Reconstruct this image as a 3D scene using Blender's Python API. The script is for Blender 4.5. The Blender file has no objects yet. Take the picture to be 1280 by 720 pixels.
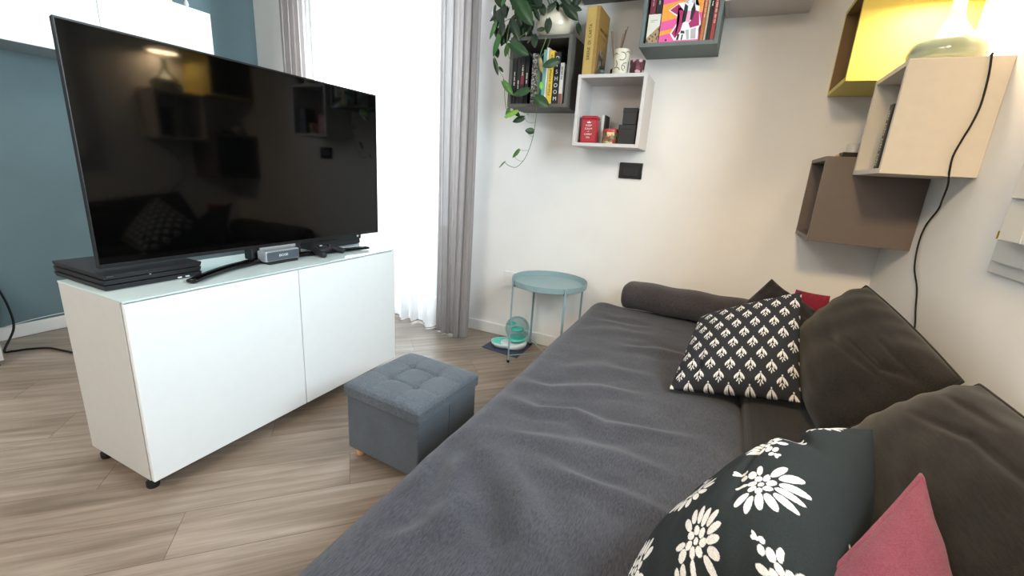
import bpy, bmesh, math, random
import numpy as np
from mathutils import Vector, Matrix
random.seed(7); RNG = np.random.default_rng(7)
C = bpy.context.scene.collection
PI = math.pi

# ------------------------------------------------------------------ materials
def lin(h):
    h = h.lstrip('#'); v = [int(h[i:i+2], 16)/255 for i in (0, 2, 4)]
    return tuple([(c/12.92 if c <= .04045 else ((c+.055)/1.055)**2.4) for c in v] + [1.0])
class NT:
    def __init__(s, name):
        s.m = bpy.data.materials.new(name); s.m.use_nodes = True
        s.n = s.m.node_tree.nodes; s.l = s.m.node_tree.links
        s.b = s.n['Principled BSDF']; s.out = s.n['Material Output']
    def add(s, t, **k):
        n = s.n.new(t)
        for a, v in k.items():
            if a.startswith('i_'):
                n.inputs[int(a[2:]) if a[2:].isdigit() else a[2:].replace('_', ' ')].default_value = v
            else: setattr(n, a, v)
        return n
    def link(s, a, b): s.l.new(a, b)
    def coords(s, scale=(1, 1, 1), rot=(0, 0, 0), kind='Object', loc=(0, 0, 0)):
        t = s.add('ShaderNodeTexCoord'); m = s.add('ShaderNodeMapping')
        m.inputs['Scale'].default_value = scale; m.inputs['Rotation'].default_value = rot; m.inputs['Location'].default_value = loc
        s.link(t.outputs[kind], m.inputs[0]); return m.outputs[0]
    def ramp(s, fac, stops):
        r = s.add('ShaderNodeValToRGB'); e = r.color_ramp.elements
        e[0].position, e[0].color = stops[0][0], stops[0][1]; e[1].position, e[1].color = stops[-1][0], stops[-1][1]
        for p, c in stops[1:-1]:
            k = e.new(p); k.color = c
        s.link(fac, r.inputs[0]); return r.outputs[0]
    def bump(s, h, strength=.3, dist=.002):
        b = s.add('ShaderNodeBump'); b.inputs['Strength'].default_value = strength; b.inputs['Distance'].default_value = dist
        s.link(h, b.inputs['Height']); s.link(b.outputs[0], s.b.inputs['Normal']); return b
def mul(c, k): return tuple([min(1, x*k) for x in c[:3]] + [1])
def mat(name, col, rough=.5, metal=0, spec=.5, noise=.06, nscale=30, bump=0, bscale=200, emit=None, estr=0, coat=0):
    t = NT(name); c = lin(col) if isinstance(col, str) else col
    n = t.add('ShaderNodeTexNoise', i_Scale=nscale, i_Detail=4.0); t.link(t.coords(), n.inputs[0])
    t.link(t.ramp(n.outputs[0], [(.3, mul(c, 1-noise)), (.7, mul(c, 1+noise))]), t.b.inputs['Base Color'])
    t.b.inputs['Roughness'].default_value = rough; t.b.inputs['Metallic'].default_value = metal
    t.b.inputs['Specular IOR Level'].default_value = spec; t.b.inputs['Coat Weight'].default_value = coat
    if bump:
        n2 = t.add('ShaderNodeTexNoise', i_Scale=bscale, i_Detail=3.0); t.link(t.coords(), n2.inputs[0]); t.bump(n2.outputs[0], bump, .001)
    if emit: t.b.inputs['Emission Color'].default_value = lin(emit); t.b.inputs['Emission Strength'].default_value = estr
    return t.m
def fabric(name, dark, light, scale=(600, 60, 60), rough=.95, weave=900, bump=.35, sheen=.15):
    """melange cloth: fine elongated flecks between two tones plus a soft woven bump"""
    t = NT(name); a, b = lin(dark), lin(light)
    n = t.add('ShaderNodeTexNoise', i_Scale=1.0, i_Detail=4.0, i_Roughness=.7); t.link(t.coords(scale), n.inputs[0])
    col = t.ramp(n.outputs[0], [(.35, a), (.68, b)])
    n3 = t.add('ShaderNodeTexNoise', i_Scale=7.0, i_Detail=3.0); t.link(t.coords(), n3.inputs[0])
    mx = t.add('ShaderNodeMix', data_type='RGBA', blend_type='MULTIPLY'); mx.inputs[0].default_value = 1
    t.link(col, mx.inputs[6]); t.link(t.ramp(n3.outputs[0], [(.3, (.86, .86, .86, 1)), (.7, (1.1, 1.1, 1.1, 1))]), mx.inputs[7])
    t.link(mx.outputs[2], t.b.inputs['Base Color'])
    t.b.inputs['Roughness'].default_value = rough; t.b.inputs['Specular IOR Level'].default_value = .15
    t.b.inputs['Sheen Weight'].default_value = sheen; t.b.inputs['Sheen Roughness'].default_value = .5
    n2 = t.add('ShaderNodeTexNoise', i_Scale=float(weave), i_Detail=2.0); t.link(t.coords(), n2.inputs[0]); t.bump(n2.outputs[0], bump, .0015)
    return t.m
def vcol_mat(name, rough=.9, bump=.25):
    t = NT(name); a = t.add('ShaderNodeVertexColor'); a.layer_name = 'Col'
    n = t.add('ShaderNodeTexNoise', i_Scale=500.0, i_Detail=3.0); t.link(t.coords(), n.inputs[0])
    mx = t.add('ShaderNodeMix', data_type='RGBA', blend_type='MULTIPLY'); mx.inputs[0].default_value = 1
    t.link(a.outputs[0], mx.inputs[6]); t.link(t.ramp(n.outputs[0], [(.3, (.8, .8, .8, 1)), (.7, (1.15, 1.15, 1.15, 1))]), mx.inputs[7])
    t.link(mx.outputs[2], t.b.inputs['Base Color']); t.b.inputs['Roughness'].default_value = rough; t.b.inputs['Specular IOR Level'].default_value = .2
    t.bump(n.outputs[0], bump, .001); return t.m
def floor_mat():
    t = NT('oak_laminate')
    v0 = t.coords(rot=(0, 0, -PI/4), loc=(FLX, FLY, 0))
    sx_ = t.add('ShaderNodeSeparateXYZ'); t.link(v0, sx_.inputs[0])
    def mth(op, a, k):
        n_ = t.add('ShaderNodeMath', operation=op); t.link(a, n_.inputs[0])
        if k is not None: n_.inputs[1].default_value = k
        return n_.outputs[0]
    sh = mth('MULTIPLY', mth('FRACT', mth('MULTIPLY', mth('FLOOR', mth('DIVIDE', sx_.outputs[1], .1875), None), .618034), None), 1.29)
    cb_ = t.add('ShaderNodeCombineXYZ'); t.link(sh, cb_.inputs[0])
    av = t.add('ShaderNodeVectorMath', operation='ADD'); t.link(v0, av.inputs[0]); t.link(cb_.outputs[0], av.inputs[1]); v = av.outputs[0]
    br = t.add('ShaderNodeTexBrick'); br.offset = 0; br.offset_frequency = 2; br.squash = 1
    br.inputs['Scale'].default_value = 1; br.inputs['Brick Width'].default_value = 1.29; br.inputs['Row Height'].default_value = .1875
    br.inputs['Mortar Size'].default_value = .0011; br.inputs['Mortar Smooth'].default_value = .1; br.inputs['Bias'].default_value = 0
    br.inputs['Color1'].default_value = (0, 0, 0, 1); br.inputs['Color2'].default_value = (1, 1, 1, 1); br.inputs['Mortar'].default_value = (.5, .5, .5, 1)
    t.link(v, br.inputs[0])
    # offset the grain per plank
    sep = t.add('ShaderNodeSeparateColor'); t.link(br.outputs[0], sep.inputs[0])
    comb = t.add('ShaderNodeCombineXYZ'); ml = t.add('ShaderNodeMath', operation='MULTIPLY'); ml.inputs[1].default_value = 37
    t.link(sep.outputs[0], ml.inputs[0]); t.link(ml.outputs[0], comb.inputs[0]); t.link(ml.outputs[0], comb.inputs[2])
    ad = t.add('ShaderNodeVectorMath', operation='ADD'); t.link(v, ad.inputs[0]); t.link(comb.outputs[0], ad.inputs[1])
    def nz(scale, det, dist=0., rough=.55):
        mp = t.add('ShaderNodeMapping'); mp.inputs['Scale'].default_value = scale; t.link(ad.outputs[0], mp.inputs[0])
        n = t.add('ShaderNodeTexNoise', i_Scale=1.0, i_Detail=det, i_Distortion=dist, i_Roughness=rough); t.link(mp.outputs[0], n.inputs[0]); return n.outputs[0]
    g1 = nz((1.1, 9, 1), 5., 1.4); g2 = nz((6, 130, 1), 4.); g3 = nz((.9, 3.2, 1), 3., .8)
    # growth rings
    mp = t.add('ShaderNodeMapping'); mp.inputs['Scale'].default_value = (1.3, 9, 1); t.link(ad.outputs[0], mp.inputs[0])
    w = t.add('ShaderNodeTexWave', wave_type='BANDS', bands_direction='Y', i_Scale=.8, i_Distortion=6.0, i_Detail=3.0); w.inputs['Detail Scale'].default_value = 1.2; t.link(mp.outputs[0], w.inputs[0])
    c1 = t.ramp(g1, [(.28, lin(FL[0])), (.46, lin(FL[1])), (.62, lin(FL[2])), (.78, lin(FL[3]))])
    def mix(a, b, fac=1, mode='MULTIPLY'):
        m = t.add('ShaderNodeMix', data_type='RGBA', blend_type=mode); m.inputs[0].default_value = fac
        t.link(a, m.inputs[6]); t.link(b, m.inputs[7]); return m.outputs[2]
    def g(a, b): return (a, a, a*.98, 1), (b, b, b, 1)
    x, y = g(.88, 1.08); c = mix(c1, t.ramp(g2, [(.35, x), (.65, y)]))
    x, y = g(.90, 1.05); c = mix(c, t.ramp(w.outputs[0], [(.2, x), (.8, y)]), .8)
    x, y = g(.90, 1.08); c = mix(c, t.ramp(g3, [(.35, x), (.65, y)]))
    x, y = g(.94, 1.05); c = mix(c, t.ramp(sep.outputs[0], [(0, x), (1, y)]))
    c = mix(c, t.ramp(br.outputs[1], [(0, (1, 1, 1, 1)), (1, (.5, .44, .4, 1))]))
    t.link(c, t.b.inputs['Base Color']); t.b.inputs['Roughness'].default_value = .36; t.b.inputs['Specular IOR Level'].default_value = .45
    b1 = t.bump(g2, .12, .001)
    return t.m

# ------------------------------------------------------------------ object helpers
def fin(name, me, m=None, parent=None, smooth=False):
    o = bpy.data.objects.new(name, me); C.objects.link(o)
    if m is not None:
        for q in (m if isinstance(m, (list, tuple)) else [m]): me.materials.append(q)
    if smooth:
        me.polygons.foreach_set('use_smooth', [True]*len(me.polygons))
    if parent is not None:
        o.parent = parent
    return o
def obj(name, bm, m=None, parent=None, smooth=False):
    me = bpy.data.meshes.new(name); bmesh.ops.recalc_face_normals(bm, faces=bm.faces[:]); bm.to_mesh(me); bm.free()
    return fin(name, me, m, parent, smooth)
def thing(name, label, cat, loc=(0, 0, 0), rz=0, group=None):
    o = bpy.data.objects.new(name, None); C.objects.link(o); o.location = loc; o.rotation_euler = (0, 0, rz); o.empty_display_size = .05
    return tag(o, label, cat, group)
def tag(o, label, cat, group=None):
    o['label'] = label; o['category'] = cat
    if group: o['group'] = group
    return o
def struct(o, label=None, cat=None):
    o['kind'] = 'structure'
    if label: o['label'] = label
    if cat: o['category'] = cat
    return o
def box(bm, x0, x1, y0, y1, z0, z1, bev=0, seg=2, M=None):
    b = bmesh.new(); bmesh.ops.create_cube(b, size=1)
    for v in b.verts: v.co = ((x0+x1)/2+v.co.x*(x1-x0), (y0+y1)/2+v.co.y*(y1-y0), (z0+z1)/2+v.co.z*(z1-z0))
    if bev: bmesh.ops.bevel(b, geom=b.edges[:], offset=bev, segments=seg, affect='EDGES', profile=.5, clamp_overlap=True)
    if M is not None: bmesh.ops.transform(b, matrix=M, verts=b.verts[:])
    join(bm, b); return bm
def join(bm, b):
    me = bpy.data.meshes.new('t'); b.to_mesh(me); b.free(); bm.from_mesh(me); bpy.data.meshes.remove(me)
def cbox(*a, **k): return box(bmesh.new(), *a, **k)
def lathe(prof, n=40, loc=(0, 0, 0), close=True, M=None, bm=None):
    b = bmesh.new(); rings = []
    for r, z in prof:
        if r < 1e-6: rings.append([b.verts.new((0, 0, z))])
        else: rings.append([b.verts.new((r*math.cos(2*PI*k/n), r*math.sin(2*PI*k/n), z)) for k in range(n)])
    for A, B in zip(rings, rings[1:]):
        for k in range(n):
            a1, a2 = A[k % len(A)], A[(k+1) % len(A)]; b1, b2 = B[k % len(B)], B[(k+1) % len(B)]
            vs = []
            for v in (a1, a2, b2, b1):
                if v not in vs: vs.append(v)
            if len(vs) > 2: b.faces.new(vs)
    if close:
        if len(rings[0]) > 1: b.faces.new(rings[0])
        if len(rings[-1]) > 1: b.faces.new(rings[-1])
    bmesh.ops.translate(b, vec=loc, verts=b.verts[:])
    if M is not None: bmesh.ops.transform(b, matrix=M, verts=b.verts[:])
    if bm is None: return b
    join(bm, b); return bm
def catmull(P, n=8):
    P = [Vector(p) for p in P]; Q = [P[0]*2-P[1]]+P+[P[-1]*2-P[-2]]; out = []
    for i in range(1, len(Q)-2):
        for k in range(n):
            t = k/n; a, b, c, d = Q[i-1:i+3]
            out.append(.5*((2*b)+(c-a)*t+(2*a-5*b+4*c-d)*t*t+(3*b-a-3*c+d)*t**3))
    out.append(P[-1]); return out
def tube(P, r, n=8, bm=None, sx=1, sy=1, rfun=None):
    bm = bm or bmesh.new(); P = [Vector(p) for p in P]; rings = []; up = None
    for i, p in enumerate(P):
        t = (P[min(i+1, len(P)-1)]-P[max(i-1, 0)]).normalized()
        if up is None: up = Vector((0, 0, 1)) if abs(t.z) < .9 else Vector((0, 1, 0))
        s = t.cross(up).normalized(); u = s.cross(t).normalized(); up = u
        rr = r*(rfun(i/(len(P)-1)) if rfun else 1)
        rings.append([bm.verts.new(p+s*math.cos(2*PI*k/n)*rr*sx+u*math.sin(2*PI*k/n)*rr*sy) for k in range(n)])
    for A, B in zip(rings, rings[1:]):
        for k in range(n): bm.faces.new((A[k], A[(k+1) % n], B[(k+1) % n], B[k]))
    bm.faces.new(rings[0]); bm.faces.new(rings[-1]); return bm
def gridmesh(name, P, m, parent=None, closed_u=False, col=None):
    """P: array (nu, nv, 3)"""
    nu, nv = P.shape[:2]; V = P.reshape(-1, 3); idx = np.arange(nu*nv).reshape(nu, nv)
    a = idx[:-1, :-1].ravel(); b = idx[1:, :-1].ravel(); c = idx[1:, 1:].ravel(); d = idx[:-1, 1:].ravel()
    F = np.stack([a, b, c, d], 1)
    return rawmesh(name, V, F, m, parent, col)
def rawmesh(name, V, F, m, parent=None, col=None, smooth=True):
    me = bpy.data.meshes.new(name); nf = len(F)
    me.vertices.add(len(V)); me.vertices.foreach_set('co', np.asarray(V, 'f').ravel())
    me.loops.add(nf*4); me.loops.foreach_set('vertex_index', np.asarray(F, 'i').ravel())
    me.polygons.add(nf); me.polygons.foreach_set('loop_start', np.arange(nf)*4); me.polygons.foreach_set('loop_total', np.full(nf, 4))
    me.update(calc_edges=True); me.validate()
    if col is not None:
        a = me.color_attributes.new('Col', 'FLOAT_COLOR', 'POINT'); a.data.foreach_set('color', np.asarray(col, 'f').ravel())
    return fin(name, me, m, parent, smooth)
def text(name, s, M, size, m, parent, align='CENTER', depth=.0004, width=None, bold=0, sx=1):
    cu = bpy.data.curves.new(name, 'FONT'); cu.body = s; cu.size = size; cu.align_x = align; cu.align_y = 'CENTER'; cu.extrude = depth; cu.offset = bold
    o = bpy.data.objects.new(name, cu); me = bpy.data.meshes.new_from_object(o); bpy.data.objects.remove(o)
    S = Matrix.Diagonal((sx, 1, 1, 1))
    if width:
        xs = [v.co.x for v in me.vertices]; w = max(xs)-min(xs); S = Matrix.Diagonal((width/w, 1, 1, 1))
    me.transform(M @ S); me.name = name
    return fin(name, me, m, parent)
def frame(o, right, up):
    r = Vector(right).normalized(); u = Vector(up).normalized(); n = r.cross(u)
    return Matrix(((r.x, u.x, n.x, o[0]), (r.y, u.y, n.y, o[1]), (r.z, u.z, n.z, o[2]), (0, 0, 0, 1)))
def blobnoise(x, y, seed, k=6, f=3.):
    r = np.random.default_rng(seed); o = np.zeros_like(x)
    for i in range(k):
        a = r.uniform(0, 2*PI); w = f*r.uniform(.5, 2.); o += np.sin((x*math.cos(a)+y*math.sin(a))*w*PI+r.uniform(0, 6.28))/(.6+w/f)
    return o/k
def seg_dt(x, y, P):
    best = np.full_like(x, 9.); tt = np.zeros_like(x); n = len(P)-1
    for i, ((a, b), (c, d)) in enumerate(zip(P, P[1:])):
        t = np.clip(((x-a)*(c-a)+(y-b)*(d-b))/((c-a)**2+(d-b)**2), 0, 1)
        r = np.hypot(x-(a+t*(c-a)), y-(b+t*(d-b))); k = r < best; best = np.where(k, r, best); tt = np.where(k, (i+t)/n, tt)
    return best, tt
def seg_d(x, y, P):
    best = np.full_like(x, 9.)
    for (a, b), (c, d) in zip(P, P[1:]):
        t = np.clip(((x-a)*(c-a)+(y-b)*(d-b))/((c-a)**2+(d-b)**2), 0, 1)
        best = np.minimum(best, np.hypot(x-(a+t*(c-a)), y-(b+t*(d-b))))
    return best
def pillow(name, corners, T, m, n=60, seed=0, pinch=.10, wrinkle=.006, flip=1, parent=None, colf=None, back=1., p=2.4, q=.55, ridge=0, creases=(), noise_f=2.5, ear=.0):
    """stuffed cushion through four seam corners (LL, LR, UR, UL); front bulges along (LR-LL)x(UL-LL)*flip; piped seam all round"""
    c = [np.array(k, float) for k in corners]
    u = np.linspace(-1, 1, n); U, V = np.meshgrid(u, u, indexing='ij')
    # concave sides between pointed corners
    Up = U*(1-pinch*(1-V**2)**1.0*np.abs(U)**2); Vp = V*(1-pinch*(1-U**2)**1.0*np.abs(V)**2)
    s, t = (Up+1)/2, (Vp+1)/2
    P = ((1-s)*(1-t))[..., None]*c[0]+(s*(1-t))[..., None]*c[1]+(s*t)[..., None]*c[2]+((1-s)*t)[..., None]*c[3]
    N = np.cross(c[1]-c[0]+c[2]-c[3], c[3]-c[0]+c[2]-c[1]); N = N/np.linalg.norm(N)*flip
    prof = (np.clip(1-np.abs(U)**p, 0, 1)*np.clip(1-np.abs(V)**p, 0, 1))**q
    # radial puckers near the seams
    edge = np.exp(-(1-np.maximum(np.abs(U), np.abs(V)))*5)
    w = blobnoise(U, V, seed, 7, noise_f)*wrinkle
    puck = (np.sin(U*17+seed)+np.sin(V*19+2*seed))*wrinkle*.45*edge*(1-np.exp(-(1-np.maximum(np.abs(U), np.abs(V)))*30))
    cr = 0
    for (pl, wd, dp) in creases:
        ds, ts = seg_dt(U+.05*blobnoise(U, V, seed+5, 6, 2.), V+.05*blobnoise(U, V, seed+6, 6, 2.), pl); cr = cr - dp*np.exp(-(ds/wd)**2)*np.sin(np.clip(ts*.96+.02, 0, 1)*PI)**.8
    w = w+wrinkle*.35*blobnoise(U*.5+V*.3, V, seed+9, 7, 8.)
    F = T*prof+(w+cr)*np.minimum(1, prof*1.6)+puck
    B = -back*T*prof
    A = P+N*F[..., None]; Bk = P+N*B[..., None]
    idx = np.arange(n*n).reshape(n, n); V1 = A.reshape(-1, 3); V2 = Bk.reshape(-1, 3)
    bidx = idx+n*n; bm_ = np.zeros((n, n), bool); bm_[0] = bm_[-1] = True; bm_[:, 0] = bm_[:, -1] = True
    bidx = np.where(bm_, idx, bidx)
    def quads(I, rev):
        a, b, cc, d = I[:-1, :-1].ravel(), I[1:, :-1].ravel(), I[1:, 1:].ravel(), I[:-1, 1:].ravel()
        return np.stack([a, b, cc, d] if not rev else [d, cc, b, a], 1)
    F_ = np.vstack([quads(idx, flip < 0), quads(bidx, flip > 0)])
    VV = np.vstack([V1, V2]); used = np.zeros(len(VV), bool); used[F_.ravel()] = True
    remap = np.cumsum(used)-1; col = None
    if colf is not None:
        c1 = colf((U+1)/2, (V+1)/2).reshape(-1, 4); col = np.vstack([c1, c1])[used]
    o = rawmesh(name, VV[used], remap[F_], m, parent, col)
    return o, P
def piping(name, P, r, m, parent):
    n = P.shape[0]; k = max(1, n//40)
    loop = [P[i, 0] for i in range(0, n, k)]+[P[-1, j] for j in range(0, n, k)]+[P[i, -1] for i in range(n-1, -1, -k)]+[P[0, j] for j in range(n-1, -1, -k)]
    pts = [Vector(loop[0])]
    for q in loop[1:]:
        if (Vector(q)-pts[-1]).length > r*.6: pts.append(Vector(q))
    return obj(name, tube(pts, r, 6), m, parent, True)
BULB, P_W1, P_W2, P_CE, P_WO, EXPO, P_WA = 88, 400, 140, 72, 4.0, .12, 7
FLX, FLY = -.384, -.1130
FL = ('#78685b', '#8b7a6d', '#9a897c', '#a8998d')
# ------------------------------------------------------------------ palette
M = dict(
    wall=mat('white_plaster', '#ebe8e4', .9, noise=.015, nscale=6, bump=.25, bscale=420, spec=.2),
    teal=mat('teal_paint', '#65797e', .85, noise=.04, nscale=5, bump=.35, bscale=300, spec=.2),
    ceil=mat('ceiling_paint', '#e2dfda', .95, noise=.01),
    skirt=mat('skirting_paint', '#e6e5e0', .45, noise=.01),
    white=mat('white_lacquer', '#f0f2f2', .32, noise=.008, spec=.5),
    carcass=mat('white_foil', '#c9c8c6', .5, noise=.015, spec=.4),
    glasstop=mat('white_glass', '#d0dedc', .06, noise=.01, spec=.5),
    hang_shade=mat('hanging_carcass_shaded', '#7f8b8e', .6, noise=.02),  # white carcass, its grey holds the shade under the cabinet
    hang=mat('white_woodgrain', '#eef0f0', .5, noise=.02),
    black=mat('black_plastic', '#0b0b0d', .45, noise=.1),
    blackm=mat('black_matt_plastic', '#15161a', .6, noise=.1, bump=.2),
    gloss=mat('black_gloss', '#040404', .05, noise=0, spec=.35),
    silver=mat('silver_paint', '#a9adb2', .35, metal=.35, noise=.03),
    bezel=mat('dark_bezel', '#141316', .4, metal=.2),
    grill=mat('grey_grille', '#4c545c', .6, metal=.3, bump=.6, bscale=1500),
    led=mat('white_print', '#d8dde2', .5),
    dkgrey=mat('dark_grey_lacquer', '#5b5852', .6, noise=.03),
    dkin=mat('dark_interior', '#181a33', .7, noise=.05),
    ggreen=mat('grey_green_lacquer', '#66706e', .6, noise=.02),
    wbox=mat('pale_grey_lacquer', '#c9c3bf', .6, noise=.015),
    beige=mat('beige_lacquer', '#cdc5b9', .55, noise=.02),
    brown=mat('brown_grey_lacquer', '#675b54', .5, noise=.03),
    yellow=mat('yellow_lacquer', '#cdba5c', .55, noise=.02),
    ochre=mat('yellow_lacquer_shaded', '#7c5c30', .55, noise=.02),  # yellow lacquer darkened to brown for the shade inside its shelf
    blue=mat('grey_blue_metal', '#8ba2a6', .45, noise=.02, spec=.5),
    rubber=mat('black_rubber', '#0d0d0d', .8),
    ottoman=fabric('grey_felt', '#30353a', '#747b84', (420, 420, 420), weave=900, bump=.5),
    seat=fabric('charcoal_melange', '#343439', '#4f4f55', (500, 60, 300), weave=1200, bump=.2),
    seat2=fabric('charcoal_melange_armroll', '#322e30', '#4a4547', (60, 600, 300), weave=1200),
    cush=fabric('dark_brown_cloth', '#191715', '#282523', (300, 40, 300), weave=900),
    dcush=fabric('dark_plum_cloth', '#221d1f', '#302a2c', (300, 300, 300), weave=900),
    pink=fabric('rose_linen', '#743644', '#8a4a58', (500, 500, 120), weave=900, bump=.6),
    red=fabric('crimson_linen', '#74202f', '#8a2c3e', (500, 500, 120), weave=900),
    print=vcol_mat('block_print_cotton'),
    wood=mat('beech_foot', '#c99a66', .5, noise=.1, nscale=20),
    sage=mat('sage_glaze', '#8b9884', .12, noise=.03, spec=.6, coat=.5),
    ivory=mat('ivory_glaze', '#d6cdb8', .25, noise=.03, spec=.5, coat=.4),
    leaf=None, stem=mat('vine_stem', '#6c7a45', .6),
    navy=mat('navy_rubber_mat', '#3a4256', .75, bump=.4, bscale=900),
    mint=mat('mint_plastic', '#5fd0bd', .35), pale=mat('pale_plastic', '#dfe3e3', .35),
    soil=mat('soil', '#2c2119', 1, noise=.4),
)
def simple(h, r=.6, **k): return mat('paint_'+h.strip('#'), h, r, **k)
def glass_mat(name, tint='#ffffff', rough=0, alpha=.85, gl_k=1.):
    t = NT(name); tr = t.add('ShaderNodeBsdfTransparent'); tr.inputs[0].default_value = lin(tint)
    gl = t.add('ShaderNodeBsdfGlossy'); gl.inputs['Roughness'].default_value = rough+.02
    fr = t.add('ShaderNodeLayerWeight'); fr.inputs[0].default_value = 1-alpha
    mx = t.add('ShaderNodeMixShader'); sc_ = t.add('ShaderNodeMath', operation='MULTIPLY'); sc_.inputs[1].default_value = gl_k; t.link(fr.outputs['Fresnel'], sc_.inputs[0]); t.link(sc_.outputs[0], mx.inputs[0]); t.link(tr.outputs[0], mx.inputs[1]); t.link(gl.outputs[0], mx.inputs[2])
    t.link(mx.outputs[0], t.out.inputs[0]); return t.m
M['glass'] = glass_mat('clear_pane', '#f4fafc', 0, .9)
M['globe'] = glass_mat('clear_plastic_globe', '#dfeceb', .08, .8, .4)
def sheer(name, col, a_tr, a_tl, stripes=0):
    t = NT(name); n = t.add('ShaderNodeTexNoise', i_Scale=1.0, i_Detail=3.0); t.link(t.coords((400, 400, 15)), n.inputs[0])
    c = t.ramp(n.outputs[0], [(.35, mul(lin(col), .9)), (.65, mul(lin(col), 1.08))])
    d = t.add('ShaderNodeBsdfDiffuse'); l = t.add('ShaderNodeBsdfTranslucent'); r = t.add('ShaderNodeBsdfTransparent')
    t.link(c, d.inputs[0]); t.link(c, l.inputs[0])
    m1 = t.add('ShaderNodeMixShader'); m1.inputs[0].default_value = a_tl; t.link(d.outputs[0], m1.inputs[1]); t.link(l.outputs[0], m1.inputs[2])
    # thin cloth closes up where it is seen edge-on in its folds
    lw = t.add('ShaderNodeLayerWeight'); lw.inputs[0].default_value = .35
    mr = t.add('ShaderNodeMapRange'); mr.inputs['To Min'].default_value = a_tr; mr.inputs['To Max'].default_value = a_tr*.25
    t.link(lw.outputs['Facing'], mr.inputs[0])
    m2 = t.add('ShaderNodeMixShader'); t.link(mr.outputs[0], m2.inputs[0]); t.link(m1.outputs[0], m2.inputs[1]); t.link(r.outputs[0], m2.inputs[2])
    t.link(m2.outputs[0], t.out.inputs[0]); return t.m
M['voile'] = sheer('white_voile', '#e9e8ea', .30, .6)
M['taupe'] = sheer('taupe_voile', '#9c9492', .05, .45)
M['hem'] = sheer('hem_cloth', '#8a8a90', .1, .4)
def emis(name, col, s):
    t = NT(name); t.b.inputs['Base Color'].default_value = lin(col); t.b.inputs['Emission Color'].default_value = lin(col); t.b.inputs['Emission Strength'].default_value = s
    return t.m
def leaf_mat():
    t = NT('pothos_leaf'); a = t.add('ShaderNodeVertexColor'); a.layer_name = 'Col'
    n = t.add('ShaderNodeTexNoise', i_Scale=60.0, i_Detail=3.0); t.link(t.coords(), n.inputs[0])
    mx = t.add('ShaderNodeMix', data_type='RGBA', blend_type='MULTIPLY'); mx.inputs[0].default_value = 1
    t.link(a.outputs[0], mx.inputs[6]); t.link(t.ramp(n.outputs[0], [(.3, (.8, .85, .8, 1)), (.7, (1.15, 1.15, 1.1, 1))]), mx.inputs[7])
    t.link(mx.outputs[2], t.b.inputs['Base Color']); t.b.inputs['Roughness'].default_value = .3; t.b.inputs['Specular IOR Level'].default_value = .5
    return t.m
M['leaf'] = leaf_mat()

# ------------------------------------------------------------------ room
XT, XR, YB, ZC, YF = -3.568, .707, 2.603, 2.72, -2.6
W1 = (-3.0, -1.62, 0.0, 2.36)     # french window in the back wall: x0, x1, z0, z1
W2 = (.42, 1.48, 1.10, 2.25)      # side window in the right wall: y0, y1, z0, z1
TH = .12
struct(obj('floor', cbox(XT-TH, XR+TH, YF-TH, YB+TH, -.08, 0), floor_mat()), 'grey brown oak laminate floor laid diagonally', 'floor')
struct(obj('ceiling', cbox(XT-TH, XR+TH, YF-TH, YB+TH, ZC, ZC+.1), M['ceil']), 'white ceiling', 'ceiling')
struct(obj('wall_left', cbox(XT-TH, XT, YF-TH, YB, 0, ZC), M['teal']), 'teal painted wall behind the television', 'wall')
struct(obj('wall_front', cbox(XT, XR, YF-TH, YF, 0, ZC), M['wall']), 'white wall behind the viewer', 'wall')
b = bmesh.new()
box(b, XT-TH, W1[0], YB, YB+TH, 0, ZC); box(b, W1[1], XR+TH, YB, YB+TH, 0, ZC); box(b, W1[0], W1[1], YB, YB+TH, W1[3], ZC)
struct(obj('wall_back', b, M['wall']), 'white plastered wall carrying the small square shelves', 'wall')
b = bmesh.new()
box(b, XR, XR+TH, YF-TH, W2[0], 0, ZC); box(b, XR, XR+TH, W2[1], YB, 0, ZC); box(b, XR, XR+TH, W2[0], W2[1], 0, W2[2]); box(b, XR, XR+TH, W2[0], W2[1], W2[3], ZC)
struct(obj('wall_right', b, M['wall']), 'white plastered wall behind the sofa', 'wall')
def skirting(name, x0, x1, y0, y1, lab):
    struct(obj(name, cbox(x0, x1, y0, y1, 0.0005, .078, .004), M['skirt']), lab, 'baseboard')
skirting('baseboard_back', W1[1]+.06, XR-.001, YB-.013, YB-.0005, 'low white baseboard under the white wall')
skirting('baseboard_left', XT+.0005, XT+.013, YF, YB-.015, 'low white baseboard under the teal wall')
# french window
w = thing('window_1', 'tall glazed balcony door behind the sheer curtains', 'window'); struct(w)
yb0 = YB+.03
def winframe(nm, x0, x1, z0, z1, y0, y1, t, par):
    b = bmesh.new(); box(b, x0, x0+t, y0, y1, z0, z1, .003); box(b, x1-t, x1, y0, y1, z0, z1, .003); box(b, x0+t, x1-t, y0, y1, z1-t, z1, .003); box(b, x0+t, x1-t, y0, y1, z0, z0+t*1.4, .003)
    return obj(nm, b, M['skirt'], par)
winframe('window_frame', W1[0], W1[1], .001, W1[3], yb0, yb0+.07, .05, w)
mid = (W1[0]+W1[1])/2
for x0, x1 in ((W1[0]+.05, mid), (mid, W1[1]-.05)):
    s = winframe('window_sash', x0, x1, .07, W1[3]-.05, yb0+.01, yb0+.06, .06, w)
    obj('pane', cbox(x0+.06, x1-.06, yb0+.03, yb0+.036, .154, W1[3]-.11), M['glass'], s)
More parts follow.
